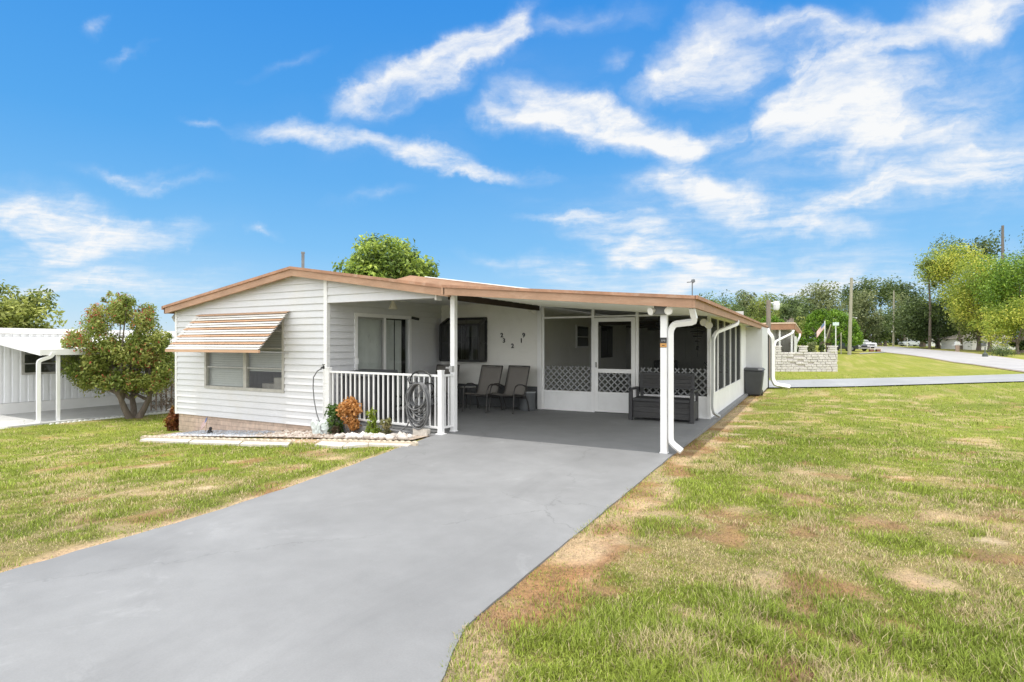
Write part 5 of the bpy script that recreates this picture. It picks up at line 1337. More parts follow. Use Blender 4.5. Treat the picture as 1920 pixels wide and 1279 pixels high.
# decorative block wall
M_BW = mat('white_split_block', (.66, .62, .60), .85, .14, 4, fine=.2, fscale=30, bump=.5)
wl = MB(); pa = atG(1452, 697); pb = atG(1569, 697); dv = (pb-pa); Lw = dv.length; dv.normalize(); nv = Vector((-dv.y, dv.x, 0)); rg = random.Random(8)
rows = 8; rh = (topZ(660, (pb.y*C-pb.x*S))-min(pa.z, pb.z))/rows; M3 = Matrix((dv, nv, (0, 0, 1))).transposed()
holes = {(5, 3), (6, 3), (3, 3), (4, 4), (2, 4), (3, 6), (6, 4)}
for r_ in range(rows+1):
    x = -.2 if r_ % 2 else 0; ci = 0
    while x < Lw:
        w = .33+rg.uniform(-.06, .1); x1 = min(x+w, Lw); xx = max(x, 0)
        if x1-xx > .05 and r_ < rows and (r_, ci) not in holes:
            hh_ = rh*.86
            wl.obox(pa+dv*((xx+x1)/2)+Vector((0, 0, r_*rh+hh_/2))+nv*rg.uniform(-.012, .012), (x1-xx-.02, .2, hh_), M3)
        x = x1 if x1 == Lw else x+w; ci += 1
for q_, pw in ((.05, .34), (.46, .42), (.93, .46)):
    for j_ in range(2): wl.obox(pa+dv*(q_*Lw)+Vector((0, 0, (rows+j_)*rh+rh*.45)), (pw*(1-.12*j_), .22, rh*.88), M3)
    wl.obox(pa+dv*(q_*Lw)+Vector((0, 0, (rows+2)*rh+rh*.25)), (pw*1.1, .26, rh*.5), M3)
wl.obox(pa+dv*(Lw/2)+Vector((0, 0, rows*rh*.5)), (Lw-.04, .06, rows*rh-.04), M3, 1)
tag(wl.build('block_wall', [M_BW, mat('wall_mortar', (.5, .46, .44), .95)], off=pa, bevel=.012), 'low white split-block garden wall with stepped piers beyond the house', 'garden wall')
lp = onG(1441, 25.8); lpo = thing('lamp_post', 'grey wooden lamp post with a white lantern behind the rear corner of the house', 'street lamp', lp)
z1 = topZ(563, 25.8)
m = MB(); m.tube([lp-Vector((0, 0, .1)), (lp.x, lp.y, z1)], [.11, .095], 10); m.build('post', mat('grey_wood_post', (.24, .20, .165), .9, .25, 8, stretch=(4, 4, .5)), lpo, smooth=40)
m = MB(); zl = topZ(568, 25.8); ax = Vector((C, S, 0)); m.tube([(lp.x, lp.y, zl), tuple(Vector((lp.x, lp.y, zl))+ax*.3)], .025, 8); m.build('arm', M_NWHITE, lpo)
lc = Vector((lp.x, lp.y, topZ(575, 25.8)))+ax*.36
m = MB(); m.lathe([(.02, .26), (.13, .25), (.13, .12), (.16, .11), (.16, .07)], lc, 8); m.build('lantern_cap', M_NWHITE, lpo)
m = MB(); m.lathe([(.155, .068), (.13, -.10), (.09, -.16), (0, -.165)], lc, 8); m.build('lantern_glass', mat('frosted_lantern', (.75, .76, .77), .3), lpo)

# flag, signs, poles
D = 56; fb_ = onG(1546.5, D); ff = thing('flag_pole', 'short flag pole with a drooping stars and stripes beyond the block wall', 'flag', fb_)
m = MB(); m.tube([fb_-Vector((0, 0, .1)), (fb_.x, fb_.y, topZ(602, D))], .045, 8); m.build('pole', M_NWHITE, ff)
flag_mesh((fb_.x, fb_.y, topZ(603, D)), Vector((-C*.85, -S*.85, -1.05)), Vector((0, 0, -.62)), .06, 12).build('cloth', [M_FR, M_FW, M_FB], ff, recalc=False)
a = onG(1537, 54); b = atD(1558, 608, 54); m = MB(); m.tube([a, b], .05, 8); tag(m.build('leaning_pole', mat('olive_pole', (.26, .26, .15), .8, .2, 5), off=a), 'slim olive pole leaning beside the small flag', 'pole')
def sign(px, D, ytop, ys0, ys1, x0, x1, label):
    b = onG(px, D); t = thing('street_sign', label, 'sign', b); m = MB(); m.tube([b-Vector((0, 0, .1)), (b.x, b.y, topZ(ytop, D))], .05, 8); m.build('post', M_NWHITE, t)
    c = atD((x0+x1)/2, (ys0+ys1)/2, D-.08); w = (x1-x0)/F*D; h = (ys1-ys0)/F*D
    m = MB(); m.obox(c, (w, .03, h), Matrix.Rotation(TH, 3, 'Z')); m.build('blade', mat('pale_sign_blade', (.55, .66, .62), .5, .1, 3), t)
sign(1567, 57, 604, 604.5, 610.5, 1561.5, 1573, 'pale street name sign on a white post right of the small flag')
M_POLE = mat('weathered_utility_pole', (.33, .31, .24), .9, .2, 5, stretch=(3, 3, .4))
M_POLEG = mat('dark_utility_pole', (.17, .15, .14), .9, .2, 5, stretch=(3, 3, .4))
def pole(px, D, ytop, r, label, m_=M_POLE, arm=None, lean=0):
    b = onG(px, D); t = thing('utility_pole', label, 'utility pole', b, 'utility poles along the road'); z = topZ(ytop, D)
    e = Vector((b.x+lean*C, b.y+lean*S, z)); m = MB(); m.tube([b-Vector((0, 0, .2)), e], [r, r*.72], 10); m.build('pole', m_, t, smooth=40)
    if arm == 'lamp':
        z2 = topZ(596, D); m = MB(); a = Vector((b.x, b.y, z2)); m.tube([a, a+Vector((C*.45, S*.45, .08)), a+Vector((C*.75, S*.75, .02))], .03, 6); m.build('arm', M_ALU, t)
        m = MB(); m.lathe([(.02, .04), (.1, .02), (.09, -.05), (0, -.06)], a+Vector((C*.8, S*.8, 0)), 10); m.build('lamp_head', M_NWHITE, t)
    elif arm == 'steps':
        for dz in (-.5, -1.1, -1.8):
            m = MB(); a = Vector((b.x, b.y, z+dz)); m.tube([a-Vector((C, S, 0))*.45, a+Vector((C, S, 0))*.1], .035, 6); m.build('cross_arm', M_POLEG, t)
    elif arm == 'plate':
        m = MB(); c = atD(px, 622, D-.2); m.obox(c, (.75, .03, .24), Matrix.Rotation(TH, 3, 'Z')); m.build('sign_plate', M_NWHITE, t)
    return t
pole(1592.5, 64, 521, .20, 'tallest pale utility pole with a small lamp arm right of the clipped dome tree', arm='lamp', lean=.25)
pole(1675, 108, 545, .17, 'pale utility pole with a small white plate beside the road', arm='plate', lean=.1)
pole(1640, 122, 577, .14, 'thin utility pole left of the one with the white plate')
pole(1743.5, 104, 560, .13, 'thin grey utility pole in front of the dark green tree', M_NWHITE)
pole(1880, 86, 423, .24, 'dark utility pole rising above the yellow green trees', M_POLEG, 'steps')
b = onG(1701, 112); m = MB(); m.box(b.x-.08, b.x+.08, b.y-.08, b.y+.08, b.z-.1, topZ(627, 112)); m.box(b.x-.1, b.x+.1, b.y-.1, b.y+.1, topZ(627, 112), topZ(626, 112)); tag(m.build('marker_post', M_NWHITE, off=b), 'short white marker post under the mossy tree', 'post')
b = onG(1577, 66); m = MB(); m.tube([b, (b.x, b.y, topZ(624, 66))], .06, 8); m.lathe([(.06, 0), (.07, .03), (0, .05)], (b.x, b.y, topZ(624, 66)), 8); tag(m.build('marker_post', M_POLE, off=b), 'short brown post left of the dark parked car', 'post')

# ---------------------------------------------------------------- cars
def car(name, label, px, D, rz, body, dims, pickup=False):
    b = onG(px, D); t = thing(name, label, 'car', b, None, rz, local=True); Lc, W, H = dims
    M_B = mat(name+'_paint', body, .3, .05, 2, spec=.6, coat=.6); hw = W/2; r = .34
    prof = [(-Lc/2, .35), (-Lc/2, .78), (-Lc/2+.12, .92), (-Lc*.24, 1.02), (-Lc*.10, H*.97), (Lc*.28, H), (Lc*.43, H*.64 if not pickup else H*.97), (Lc/2-.03, .95), (Lc/2, .80), (Lc/2, .35)]
    # lower body full width, greenhouse narrower
    low = [(-Lc/2, .30), (-Lc/2, .78), (-Lc/2+.14, .93), (-Lc*.22, 1.0), (Lc/2-.06, 1.02), (Lc/2, .82), (Lc/2, .30)]
    m = MB(); m.prism(low, 'x', -hw, hw); m.build('body', M_B, t, bevel=.05)
    gh = [(-Lc*.23, 1.0), (-Lc*.09, H*.97), (Lc*.05, H), (Lc*.30, H*.985), (Lc*.44, 1.0)]
    m = MB(); m.prism([(y, z) for y, z in gh], 'x', -hw+.12, hw-.12); c_ = m.build('cabin', M_B, t, bevel=.06)
    m = MB()
    m.quad((-hw+.2, -Lc*.222, 1.03), (hw-.2, -Lc*.222, 1.03), (hw-.26, -Lc*.105, H*.93), (-hw+.26, -Lc*.105, H*.93))
    v0 = [Vector(v) for v in m.v]; m.v = [tuple(v+Vector((0, -.022, .012))) for v in v0]
    m.build('windshield', M_GLASS_D, c_)
    for s_ in (-1, 1):
        m = MB(); x = s_*(hw-.105); m.add([(x, -Lc*.18, 1.05), (x, Lc*.10, 1.05), (x, Lc*.10, H*.92), (x, -Lc*.08, H*.92)], [(0, 1, 2, 3)]); m.add([(x, Lc*.13, 1.05), (x, Lc*.38, 1.05), (x, Lc*.28, H*.92), (x, Lc*.13, H*.92)], [(0, 1, 2, 3)]); m.build('side_window', M_GLASS_D, c_)
        m = MB(); m.obox((s_*(hw-.28), -Lc/2-.005, .72), (.38, .05, .15)); m.build('headlight', mat('headlight_lens', (.7, .7, .72), .15), t)
        for yy in (-Lc*.31, Lc*.30):
            m = MB(); ax = Matrix.Rotation(R(90), 3, 'Y'); m.lathe([(r*.6, -.11), (r, -.09), (r, .09), (r*.6, .11)], (s_*(hw-.08), yy, r), 18, axis=ax); w_ = m.build('wheel', M_BLACKMETAL, t, smooth=40)
            m = MB(); m.lathe([(0, -.115), (r*.58, -.115), (r*.58, .115), (0, .115)], (s_*(hw-.08), yy, r), 14, axis=ax); m.build('rim', M_ALU, w_)
        m = MB(); m.obox((s_*(hw+.08), -Lc*.18, 1.06), (.18, .1, .13)); m.build('mirror', M_B, t, bevel=.02)
    m = MB(); m.obox((0, -Lc/2-.01, .62), (W*.5, .04, .2)); m.build('grille', M_BLACKMETAL, t); m = MB(); m.obox((0, -Lc/2-.02, .42), (W*.92, .08, .16)); m.build('bumper', M_ALU if body[0] < .3 else M_B, t, bevel=.02)
    return t
car('dark_pickup', 'dark parked truck-like car under the trees behind the tallest pale utility pole', 1594, 78, R(38), (.02, .024, .035), (4.9, 1.9, 1.65))
car('white_car', 'white parked car just right of the dark one by the road', 1615, 90, R(35), (.72, .73, .74), (4.5, 1.8, 1.45))
car('silver_car', 'small silver car parked across the road under the mossy tree', 1709, 118, R(-60), (.45, .48, .52), (4.4, 1.8, 1.45))

# ---------------------------------------------------------------- roadside bits
b = atG(1640, 659.5); m = MB(); ux = Vector((C, S, 0))
for k in range(2): m.obox(b+ux*(k*.9-.45)+Vector((0, 0, .2)), (.5, .35, .5), Matrix.Rotation(TH, 3, 'Z'), 0)
m.obox(b+Vector((0, 0, .38)), (1.7, .5, .12), Matrix.Rotation(TH, 3, 'Z'), 1); tag(m.build('drain_headwall', [mat('brick_red', (.30, .14, .10), .9, .2, 9), M_STONEW], off=b), 'little brick drain headwall at the near edge of the road', 'drain')
def mailbox(px, D, label, col_):
    b = onG(px, D); t = thing('mailbox', label, 'mailbox', b); m = MB(); m.box(b.x-.2, b.x+.2, b.y-.2, b.y+.2, b.z-.1, b.z+.85); m.build('pedestal', mat('pinkish_brick', (.45, .33, .27), .9, .25, 12), t)
    m = MB(); m.box(b.x-.5, b.x+.5, b.y-.25, b.y+.25, b.z+.85, b.z+.95); m.prism([(b.x-.28+.28*(1-math.cos(a)), b.z+1.15+.22*math.sin(a)) for a in np.linspace(0, math.pi, 8)]+[(b.x+.28, b.z+.952), (b.x-.28, b.z+.952)], 'y', b.y-.3, b.y+.3); m.build('box', col_, t)
    m = MB(); m.box(b.x+.29, b.x+.31, b.y-.1, b.y-.06, b.z+1.1, b.z+1.4); m.build('flag', M_RB, t); return t
mailbox(1795, 76, 'white mailbox on a broad brick pedestal across the road', M_NWHITE)
mailbox(1733, 105, 'pale tall brick mailbox pier farther along the road', M_CREAM)
b = onG(1847, 58); m = MB(); m.lathe([(.02, 1.1), (.05, 1.0), (.05, .5), (.09, .45), (.22, .35), (.25, .1), (.28, 0)], b, 12); tag(m.build('garden_lantern', mat('dark_bronze', (.06, .07, .06), .6), off=b, smooth=40), 'dark bell-footed garden lantern on the lawn across the road', 'garden lantern')
# houses across the road
def far_house(name, label, px0, px1, D, ytop, ybot, yroof, wallm, roofm, cat='house'):
    a = onG(px0, D); b = onG(px1, D); t = thing(name, label, cat, a); ux = Vector((C, S, 0)); dp = Vector((-S, C, 0)); w = (px1-px0)/F*D
    M3 = Matrix((ux, dp, (0, 0, 1))).transposed(); zt_ = topZ(ytop, D); zr_ = topZ(yroof, D); z0 = min(a.z, b.z)-.2; c = a.lerp(b, .5)+dp*3
    m = MB(); m.obox(Vector((c.x, c.y, (z0+zt_)/2)), (w, 6, zt_-z0), M3); m.build('wall', wallm, t)
    e = .4; P = lambda u, v, z: Vector((c.x, c.y, 0))+ux*u+dp*v+Vector((0, 0, z)); h = w/2+e
    m = MB(); m.add([P(-h, -3-e, zt_-.1), P(h, -3-e, zt_-.1), P(h, 3+e, zt_-.1), P(-h, 3+e, zt_-.1), P(-h+2, 0, zr_), P(h-2, 0, zr_)], [(0, 1, 5, 4), (1, 2, 5), (2, 3, 4, 5), (3, 0, 4), (3, 2, 1, 0)]); m.build('roof', roofm, t)
    k = max(2, int(w//3))
    for i in range(k):
        u = -w/2+(i+.5)*w/k; q = P(u, -3.02, 0); zc = z0+.2+(zt_-z0-.2)*.55
        m = MB(); m.obox(Vector((q.x, q.y, zc)), (1.1, .08, 1.0), M3); f_ = m.build('window', M_NWHITE, t); m = MB(); m.obox(Vector((q.x, q.y, zc))-dp*.03, (.94, .06, .84), M3); m.build('pane', M_GLASS_D, f_)
    return t
far_house('far_house', 'pale low house half hidden under the yellow trees across the road', 1822, 1905, 84, 634, 650, 622, M_CREAM, mat('light_shingle', (.42, .37, .32), .9, .1, 3))
far_house('far_house', 'small white house behind the dark green tree across the road', 1742, 1815, 118, 633, 646, 624, M_NWHITE, mat('grey_shingle', (.25, .24, .23), .9, .1, 3))

# ---------------------------------------------------------------- trees across the back, each its own thing
PG = [(.04, .065, .025), (.09, .135, .045), (.17, .235, .075), (.28, .34, .13)]
PGY = [(.07, .10, .025), (.17, .22, .05), (.30, .35, .08), (.42, .45, .14)]
PDK = [(.022, .038, .012), (.052, .085, .024), (.105, .15, .042), (.19, .24, .075)]
PGR = [(.06, .085, .035), (.135, .17, .065), (.23, .265, .115), (.34, .36, .17)]
PYE = [(.08, .125, .02), (.21, .29, .04), (.43, .48, .07), (.70, .64, .12)]
PBR = [(.04, .085, .012), (.12, .22, .028), (.27, .41, .05), (.44, .55, .09)]
def bgtree(label, px, wpx, ytop, ybot, D, pal, seed, nl=4200, nc=46, name='background_tree', kind=None, leaf=None, rtrunk=.28, lower=-.75, hollow=.35, dpt=None, bark=None, hfrac=None, **k):
    cz = (topZ(ytop, D)+topZ(ybot, D))/2; rz_ = (topZ(ytop, D)-topZ(ybot, D))/2; rx = wpx*.55/F*D; b = onG(px, D); c = atD(px, CY, D)
    rr = min(rx, rz_)
    return tree(name, label, b, max(.8, cz-b.z-rz_*.55), (c.x, c.y, cz), rx, dpt or rx*.9, rz_, nc, rr*.20, rr*.36, nl, leaf or D*.0042, pal, seed, 'trees along the horizon', r=rtrunk, lower=lower, hollow=hollow, bark=bark, **k)
bgtree('sparse dark-topped tree just above the carport fascia corner', 1328, 85, 543, 640, 66, PG, 101, 2200, 30, hollow=.2)
bgtree('mid green tree with thin tops left of the blue-green pine', 1366, 90, 537, 640, 78, PG, 102, 3200)
bgtree('smooth grey green rounded pine behind the house eave', 1402, 66, 534, 640, 84, PGR, 103, 4200, 50, name='pine_tree')
bgtree('airy yellow green tree behind the white lantern', 1440, 92, 535, 650, 74, PGY, 104, 3400, 40, hollow=.2)
bgtree('grey green oak left of the clipped dome tree', 1487, 80, 540, 650, 80, PG, 105, 4200, name='oak_tree', lower=-.98)
bgtree('tall grey green oak with drooping moss above the clipped dome tree', 1540, 120, 522, 650, 88, PGR, 106, 6500, 60, name='oak_tree', droop=.5, lower=-.98)
bgtree('broad dark flat-topped oak at the far end of the road', 1650, 150, 510, 620, 135, PDK, 107, 7000, 70, name='oak_tree', lower=-.2, hollow=.5)
bgtree('light olive tree behind the tallest pale utility pole', 1612, 80, 535, 652, 100, PGR, 108, 4200, droop=.4)
bgtree('dark low tree behind the two parked cars', 1632, 70, 590, 652, 112, PDK, 109, 2800, 30, lower=-.98)
bgtree('green tree right of the thin utility pole', 1660, 60, 570, 652, 120, PG, 110, 3000, 34)
bgtree('mossy greyish tree right of the pole with the white plate', 1697, 80, 538, 648, 122, PGR, 111, 4000, 44, droop=.7, hollow=.2, bark=M_BARK_PALE, lower=-.98)
bgtree('rounded green tree between the mossy tree and the palm', 1728, 66, 575, 650, 104, PG, 112, 3400, 36, lower=-.98)
bgtree('big dark green spreading tree across the road', 1758, 165, 540, 660, 92, PDK, 113, 13000, 80, name='oak_tree', lower=-.98)
bgtree('dark leafy tree standing tallest behind the yellow green ones', 1815, 135, 420, 545, 100, PDK, 114, 3400, 34, hollow=.3, rtrunk=.2)
bgtree('yellow topped tall tree left of the dark utility pole', 1800, 155, 442, 595, 86, PYE, 115, 12000, 50, leaf=.3, rtrunk=.26, hollow=.45)
bgtree('olive green tree between the big dark one and the golden topped one', 1835, 130, 505, 652, 80, PGY, 125, 9000, 50, leaf=.3, rtrunk=.22, lower=-.98)
bgtree('golden topped tree in front of the dark utility pole', 1856, 150, 470, 625, 75, PYE, 116, 13000, 54, leaf=.27, rtrunk=.2, lower=-.9)
bgtree('bright green tall tree at the right edge', 1916, 170, 432, 635, 71, PBR, 117, 18000, 74, leaf=.26, rtrunk=.2, lower=-.98)
bgtree('low yellow tree at the right edge below the bright green one', 1908, 145, 552, 660, 66, PYE, 118, 11000, 56, leaf=.23, rtrunk=.16, lower=-.9)
bgtree('dark tree mostly beyond the right edge', 1992, 155, 385, 600, 84, PDK, 119, 5000, 44)
bgtree('small dark shrub-like tree at the right edge of the far lawn', 1912, 40, 632, 660, 68, PDK, 120, 1200, 16, rtrunk=.06, name='shrub')
bgtree('low tree line shrub left of the pale house', 1760, 90, 600, 650, 98, PDK, 121, 3000, 30)
bgtree('thin topped tree peeking above the carport roof', 1065, 40, 541, 640, 85, PG, 122, 900, 16, hollow=.2)
bgtree('olive tree behind the rear neighbour home', 1470, 70, 565, 655, 66, PGY, 123, 3000, 34)
bgtree('thick-trunked tree inside the gap of the rear neighbour carport', 1480, 50, 560, 612, 58, PG, 124, 1600, 20, rtrunk=.65, bark=M_BARK_PALE)
for i, (px, w, y0, D, pal) in enumerate(((1345, 70, 590, 90, PG), (1420, 80, 585, 96, PG), (1505, 60, 590, 98, PDK), (1585, 60, 600, 118, PDK), (1690, 60, 600, 132, PDK), (1735, 50, 610, 124, PDK))):
    bgtree(['low dark tree behind the sparse one above the fascia corner', 'low green tree behind the lantern post', 'low dark tree left behind the clipped dome', 'dark undergrowth tree behind the dark parked car', 'dark low tree under the mossy one', 'dark low tree at the white utility pole foot'][i], px, w, y0, 652, D, pal, 140+i, 2000, 24)
# the wood behind everything reads as one mass
rng = np.random.default_rng(190); cl = []
for px in range(1290, 2000, 9):
    D_ = 150+rng.random()*12; b = onG(px, D_); ht = topZ(588+10*math.sin(px*.035)+8*rng.random(), D_)-b.z
    for k in range(4): cl.append((b.x+rng.normal()*.8, b.y+rng.normal()*1.5, b.z+ht*(.12+.25*k)*(.85+.2*rng.random()), 1.25+.5*rng.random()))
wd = leaves('far_wood', cl, 22000, .8, PDK, rng, None); wd['kind'] = 'stuff'; wd['label'] = 'dark far wood closing the view behind the road'
# clipped domes
def dome(label, px, wpx, ytop, ybase, D, seed, nl=7000):
    rng = np.random.default_rng(seed); b = onG(px, D); rx = wpx/2/F*D; z0 = topZ(ybase, D); h = topZ(ytop, D)-z0; c = atD(px, CY, D)
    t = thing('clipped_dome_tree', label, 'tree', b, 'clipped dome trees'); cl = []
    for _ in range(300):
        a = rng.random()*6.283; e = math.asin(rng.random()*.98+.01); q = .86+.08*rng.random()
        cl.append((c.x+rx*q*math.cos(e)*math.cos(a), c.y+rx*q*math.cos(e)*math.sin(a), z0+h*q*math.sin(e), rx*.10))
    m = MB(); m.tube([b-Vector((0, 0, .2)), (b.x, b.y, z0+h*.4)], [.3, .2], 9)
    for k in range(6):
        a = k*1.05; m.tube([(b.x, b.y, b.z+.8), (c.x+rx*.6*math.cos(a), c.y+rx*.6*math.sin(a), z0+h*.55)], [.12, .04], 6)
    m.build('trunk', M_BARK, t); leaves('crown', cl, nl, D*.0030, [(.03, .075, .010), (.09, .18, .016), (.18, .32, .025), (.28, .43, .04)], rng, t, shell=.2, up=.7)
dome('large clipped dome tree with a rounded green top beyond the block wall', 1553, 116, 577, 645, 70, 151, 17000)
dome('small clipped dome tree showing behind the white lantern', 1446, 66, 589, 640, 55, 152, 8000)
# thin tree with a small tuft of leaves at its top
D = 88; b = onG(1743, D); pm = thing('thin_tree', 'thin bare-stemmed tree with a small tuft of leaves on top above the dark green tree', 'tree', b); rng = np.random.default_rng(160)
m = MB(); e = atD(1741, 505, D); m.tube([b, b.lerp(e, .5)+Vector((.15, 0, 0)), e], [.2, .16, .12], 8); cl = []
for px, py, r in ((1738, 492, .9), (1728, 500, .6), (1748, 497, .7), (1740, 512, .6), (1757, 520, .45), (1765, 508, .4), (1722, 497, .35), (1752, 535, .35)):
    q = atD(px, py, D+rng.normal()*.4); cl.append((q.x, q.y, q.z, r)); m.tube([e-Vector((0, 0, .8)), q], [.07, .03], 6)
m.build('trunk', M_BARK, pm, smooth=50); leaves('crown', cl, 520, .32, PGY, rng, pm, shell=.2)
# low shrubs by the block wall and rear home
for i, (px, w, y0, y1, D, pal, lb) in enumerate(((1522, 24, 637, 656, 50, PGR, 'grey green clipped shrub behind the block wall'), (1540, 14, 641, 655, 52, PDK, 'small dark shrub beside the flag pole'), (1500, 18, 648, 662, 40, PG, 'potted looking green shrub beside the rear neighbour carport'), (1880, 50, 650, 657, 60, PG, 'low clipped hedge plant on the far lawn at the right'))):
    rng = np.random.default_rng(170+i); b = onG(px, D); rx = w/2/F*D; zt_ = topZ(y0, D); zb = b.z
    t = thing('shrub', lb, 'shrub', b); cl = crown_clumps(rng, (b.x, b.y, (zt_+zb)/2), rx, rx, (zt_-zb)/2, 16, rx*.35, rx*.5)
    m = MB(); m.tube([b-Vector((0, 0, .1)), (b.x, b.y, (zt_+zb)/2)], [.05, .03], 6); m.build('trunk', M_BARK, t); leaves('crown', cl, 900, .16, pal, rng, t)

# ---------------------------------------------------------------- sky and sun
SUN_EL, SUN_AZ = R(83), R(150)     # azimuth measured from +Y towards +X: the sun stands a little in front of the gable
sd_ = Vector((math.sin(SUN_AZ)*math.cos(SUN_EL), math.cos(SUN_AZ)*math.cos(SUN_EL), math.sin(SUN_EL)))
lt = bpy.data.lights.new('sun', 'SUN'); lt.energy = SUN_E; lt.angle = R(.55); lt.color = (1, .955, .89)
lo = bpy.data.objects.new('sun', lt); col.objects.link(lo); lo.rotation_euler = (-sd_).to_track_quat('-Z', 'Y').to_euler(); lo.location = (0, 0, 60)
w = bpy.data.worlds.new('World'); scene.world = w; w.use_nodes = True; nt = w.node_tree; nt.nodes.clear()
out = nt.nodes.new('ShaderNodeOutputWorld'); bg = nt.nodes.new('ShaderNodeBackground'); bg.inputs['Strength'].default_value = SKY_S
sky = nt.nodes.new('ShaderNodeTexSky'); sky.sky_type = 'NISHITA'; sky.sun_disc = False; sky.sun_elevation = SUN_EL; sky.sun_rotation = SUN_AZ
sky.altitude = 0; sky.air_density = 1.0; sky.dust_density = .25; sky.ozone_density = 2.0
def M(op, a, b=None, c=None, clamp=False):
    n = nt.nodes.new('ShaderNodeMath'); n.operation = op; n.use_clamp = clamp
    for k, v in enumerate((a, b, c)):
        if v is None: continue
        if hasattr(v, 'links'): L(nt, v, n.inputs[k])
        else: n.inputs[k].default_value = v
    return n.outputs[0]
tcn = nt.nodes.new('ShaderNodeTexCoord'); dirv = tcn.outputs['Generated']
def dot(vec):
    n = nt.nodes.new('ShaderNodeVectorMath'); n.operation = 'DOT_PRODUCT'; L(nt, dirv, n.inputs[0]); n.inputs[1].default_value = vec; return n.outputs['Value']
fw = dot((-S, C, 0)); rt_ = dot((C, S, 0)); upv = dot((0, 0, 1))
fwc = M('MAXIMUM', fw, .08)
qx = M('DIVIDE', rt_, fwc); qy = M('DIVIDE', upv, fwc)
cmb = nt.nodes.new('ShaderNodeCombineXYZ'); L(nt, qx, cmb.inputs[0]); L(nt, qy, cmb.inputs[1]); Q = cmb.outputs[0]
# cloud-plane coordinates give the noise its perspective
upc = M('MAXIMUM', M('ADD', upv, .06), .03)
cm2 = nt.nodes.new('ShaderNodeCombineXYZ'); L(nt, M('DIVIDE', rt_, upc), cm2.inputs[0]); L(nt, M('DIVIDE', fw, upc), cm2.inputs[1]); Pc = cm2.outputs[0]
# warp the blob coordinates so that outlines turn ragged
nw_ = noise(nt, 5.0, 8, .58, Q); sub = nt.nodes.new('ShaderNodeVectorMath'); sub.operation = 'SUBTRACT'; sub.inputs[1].default_value = (.5, .5, .5); L(nt, nw_.outputs['Color'], sub.inputs[0])
scl = nt.nodes.new('ShaderNodeVectorMath'); scl.operation = 'MULTIPLY'; scl.inputs[1].default_value = (.26, .15, 0); L(nt, sub.outputs[0], scl.inputs[0])
addv = nt.nodes.new('ShaderNodeVectorMath'); addv.operation = 'ADD'; L(nt, Q, addv.inputs[0]); L(nt, scl.outputs[0], addv.inputs[1]); QW = addv.outputs[0]
BLOBS = [(1560, 280, 400, 200, 10, .5), (1850, 200, 260, 260, 0, .4), (150, 480, 280, 90, 0, .4), (1250, 430, 330, 80, -5, .36), (1000, 150, 300, 110, 10, .25), (700, 280, 300, 60, -10, .22),
 (880, 85, 130, 42, 32, 1.2), (790, 140, 150, 45, 22, 1.2), (730, 175, 110, 30, 5, 1.0), (960, 40, 50, 30, 30, .8),
 (590, 250, 100, 24, -6, .9), (790, 290, 110, 26, -14, 1.1), (900, 318, 110, 16, -6, 1.0),
 (1040, 205, 110, 50, -5, 1.2), (1150, 235, 150, 45, -16, 1.25), (1240, 262, 80, 25, -8, .9), (930, 225, 60, 22, -10, .7),
 (1325, 85, 85, 62, 40, 1.15), (1270, 145, 70, 28, 20, .85), (1385, 135, 50, 40, 30, 1.0), (1550, 90, 105, 75, 0, 1.5), (1540, 180, 100, 62, 25, 1.4), (1640, 185, 90, 40, 30, 1.1), (1660, 70, 70, 30, 10, .8), (1500, 230, 60, 30, 10, .9), (1470, 40, 80, 30, 5, .6),
 (1830, 30, 130, 45, 14, 1.1), (1580, 260, 130, 26, 14, .9), (1310, 180, 40, 18, 10, .7), (1370, 245, 60, 20, 15, .7),
 (1270, 335, 90, 30, 3, .95), (1370, 375, 130, 34, -8, .9), (1060, 415, 80, 12, 2, .8), (1190, 455, 110, 34, -12, .95), (1240, 490, 120, 20, -8, .7),
 (1040, 505, 120, 24, -4, .7), (1760, 330, 190, 34, 14, .8), (1850, 300, 90, 40, 10, .6), (1640, 365, 100, 18, 14, .7), (1520, 430, 110, 20, -4, .6), (1560, 400, 60, 14, 14, .55),
 (60, 400, 150, 52, -6, 1.0), (130, 430, 90, 30, -4, .9), (280, 425, 80, 24, -4, .75), (240, 455, 80, 18, 5, .6), (90, 485, 130, 20, 3, .8), (230, 530, 190, 30, 6, .6), (70, 550, 160, 34, 0, .5),
 (230, 318, 110, 13, 0, .6), (340, 340, 90, 12, -4, .6), (475, 440, 42, 9, -4, .7), (170, 52, 28, 16, 25, .5), (230, 100, 40, 9, 20, .5), (550, 112, 70, 13, 16, .5), (395, 222, 50, 10, -16, .45), (690, 375, 70, 14, 10, .4),
 (1550, 525, 420, 44, 2, .7), (1250, 545, 300, 26, 2, .5), (900, 488, 50, 12, 0, .4), (1150, 110, 40, 20, 20, .5), (1060, 30, 60, 20, 15, .4), (1700, 250, 150, 40, 15, .55), (1160, 15, 120, 26, 12, .5)]
acc = None
for px, py, rx, ry, an, st in BLOBS:
    mp = nt.nodes.new('ShaderNodeMapping'); mp.vector_type = 'TEXTURE'; mp.inputs['Location'].default_value = ((px-CX)/F, (CY-py)/F, 0); mp.inputs['Rotation'].default_value = (0, 0, R(an)); mp.inputs['Scale'].default_value = (rx*1.5/F, ry*1.4/F, 1)
    L(nt, QW, mp.inputs['Vector']); g = nt.nodes.new('ShaderNodeTexGradient'); g.gradient_type = 'SPHERICAL'; L(nt, mp.outputs[0], g.inputs[0])
    acc = M('MULTIPLY', g.outputs['Fac'], st) if acc is None else M('MULTIPLY_ADD', g.outputs['Fac'], st, acc)
front = M('MULTIPLY', M('SMOOTH_MIN', M('GREATER_THAN', fw, .1), 1.0, 0.0), 1.0)
acc = M('MULTIPLY', acc, front)
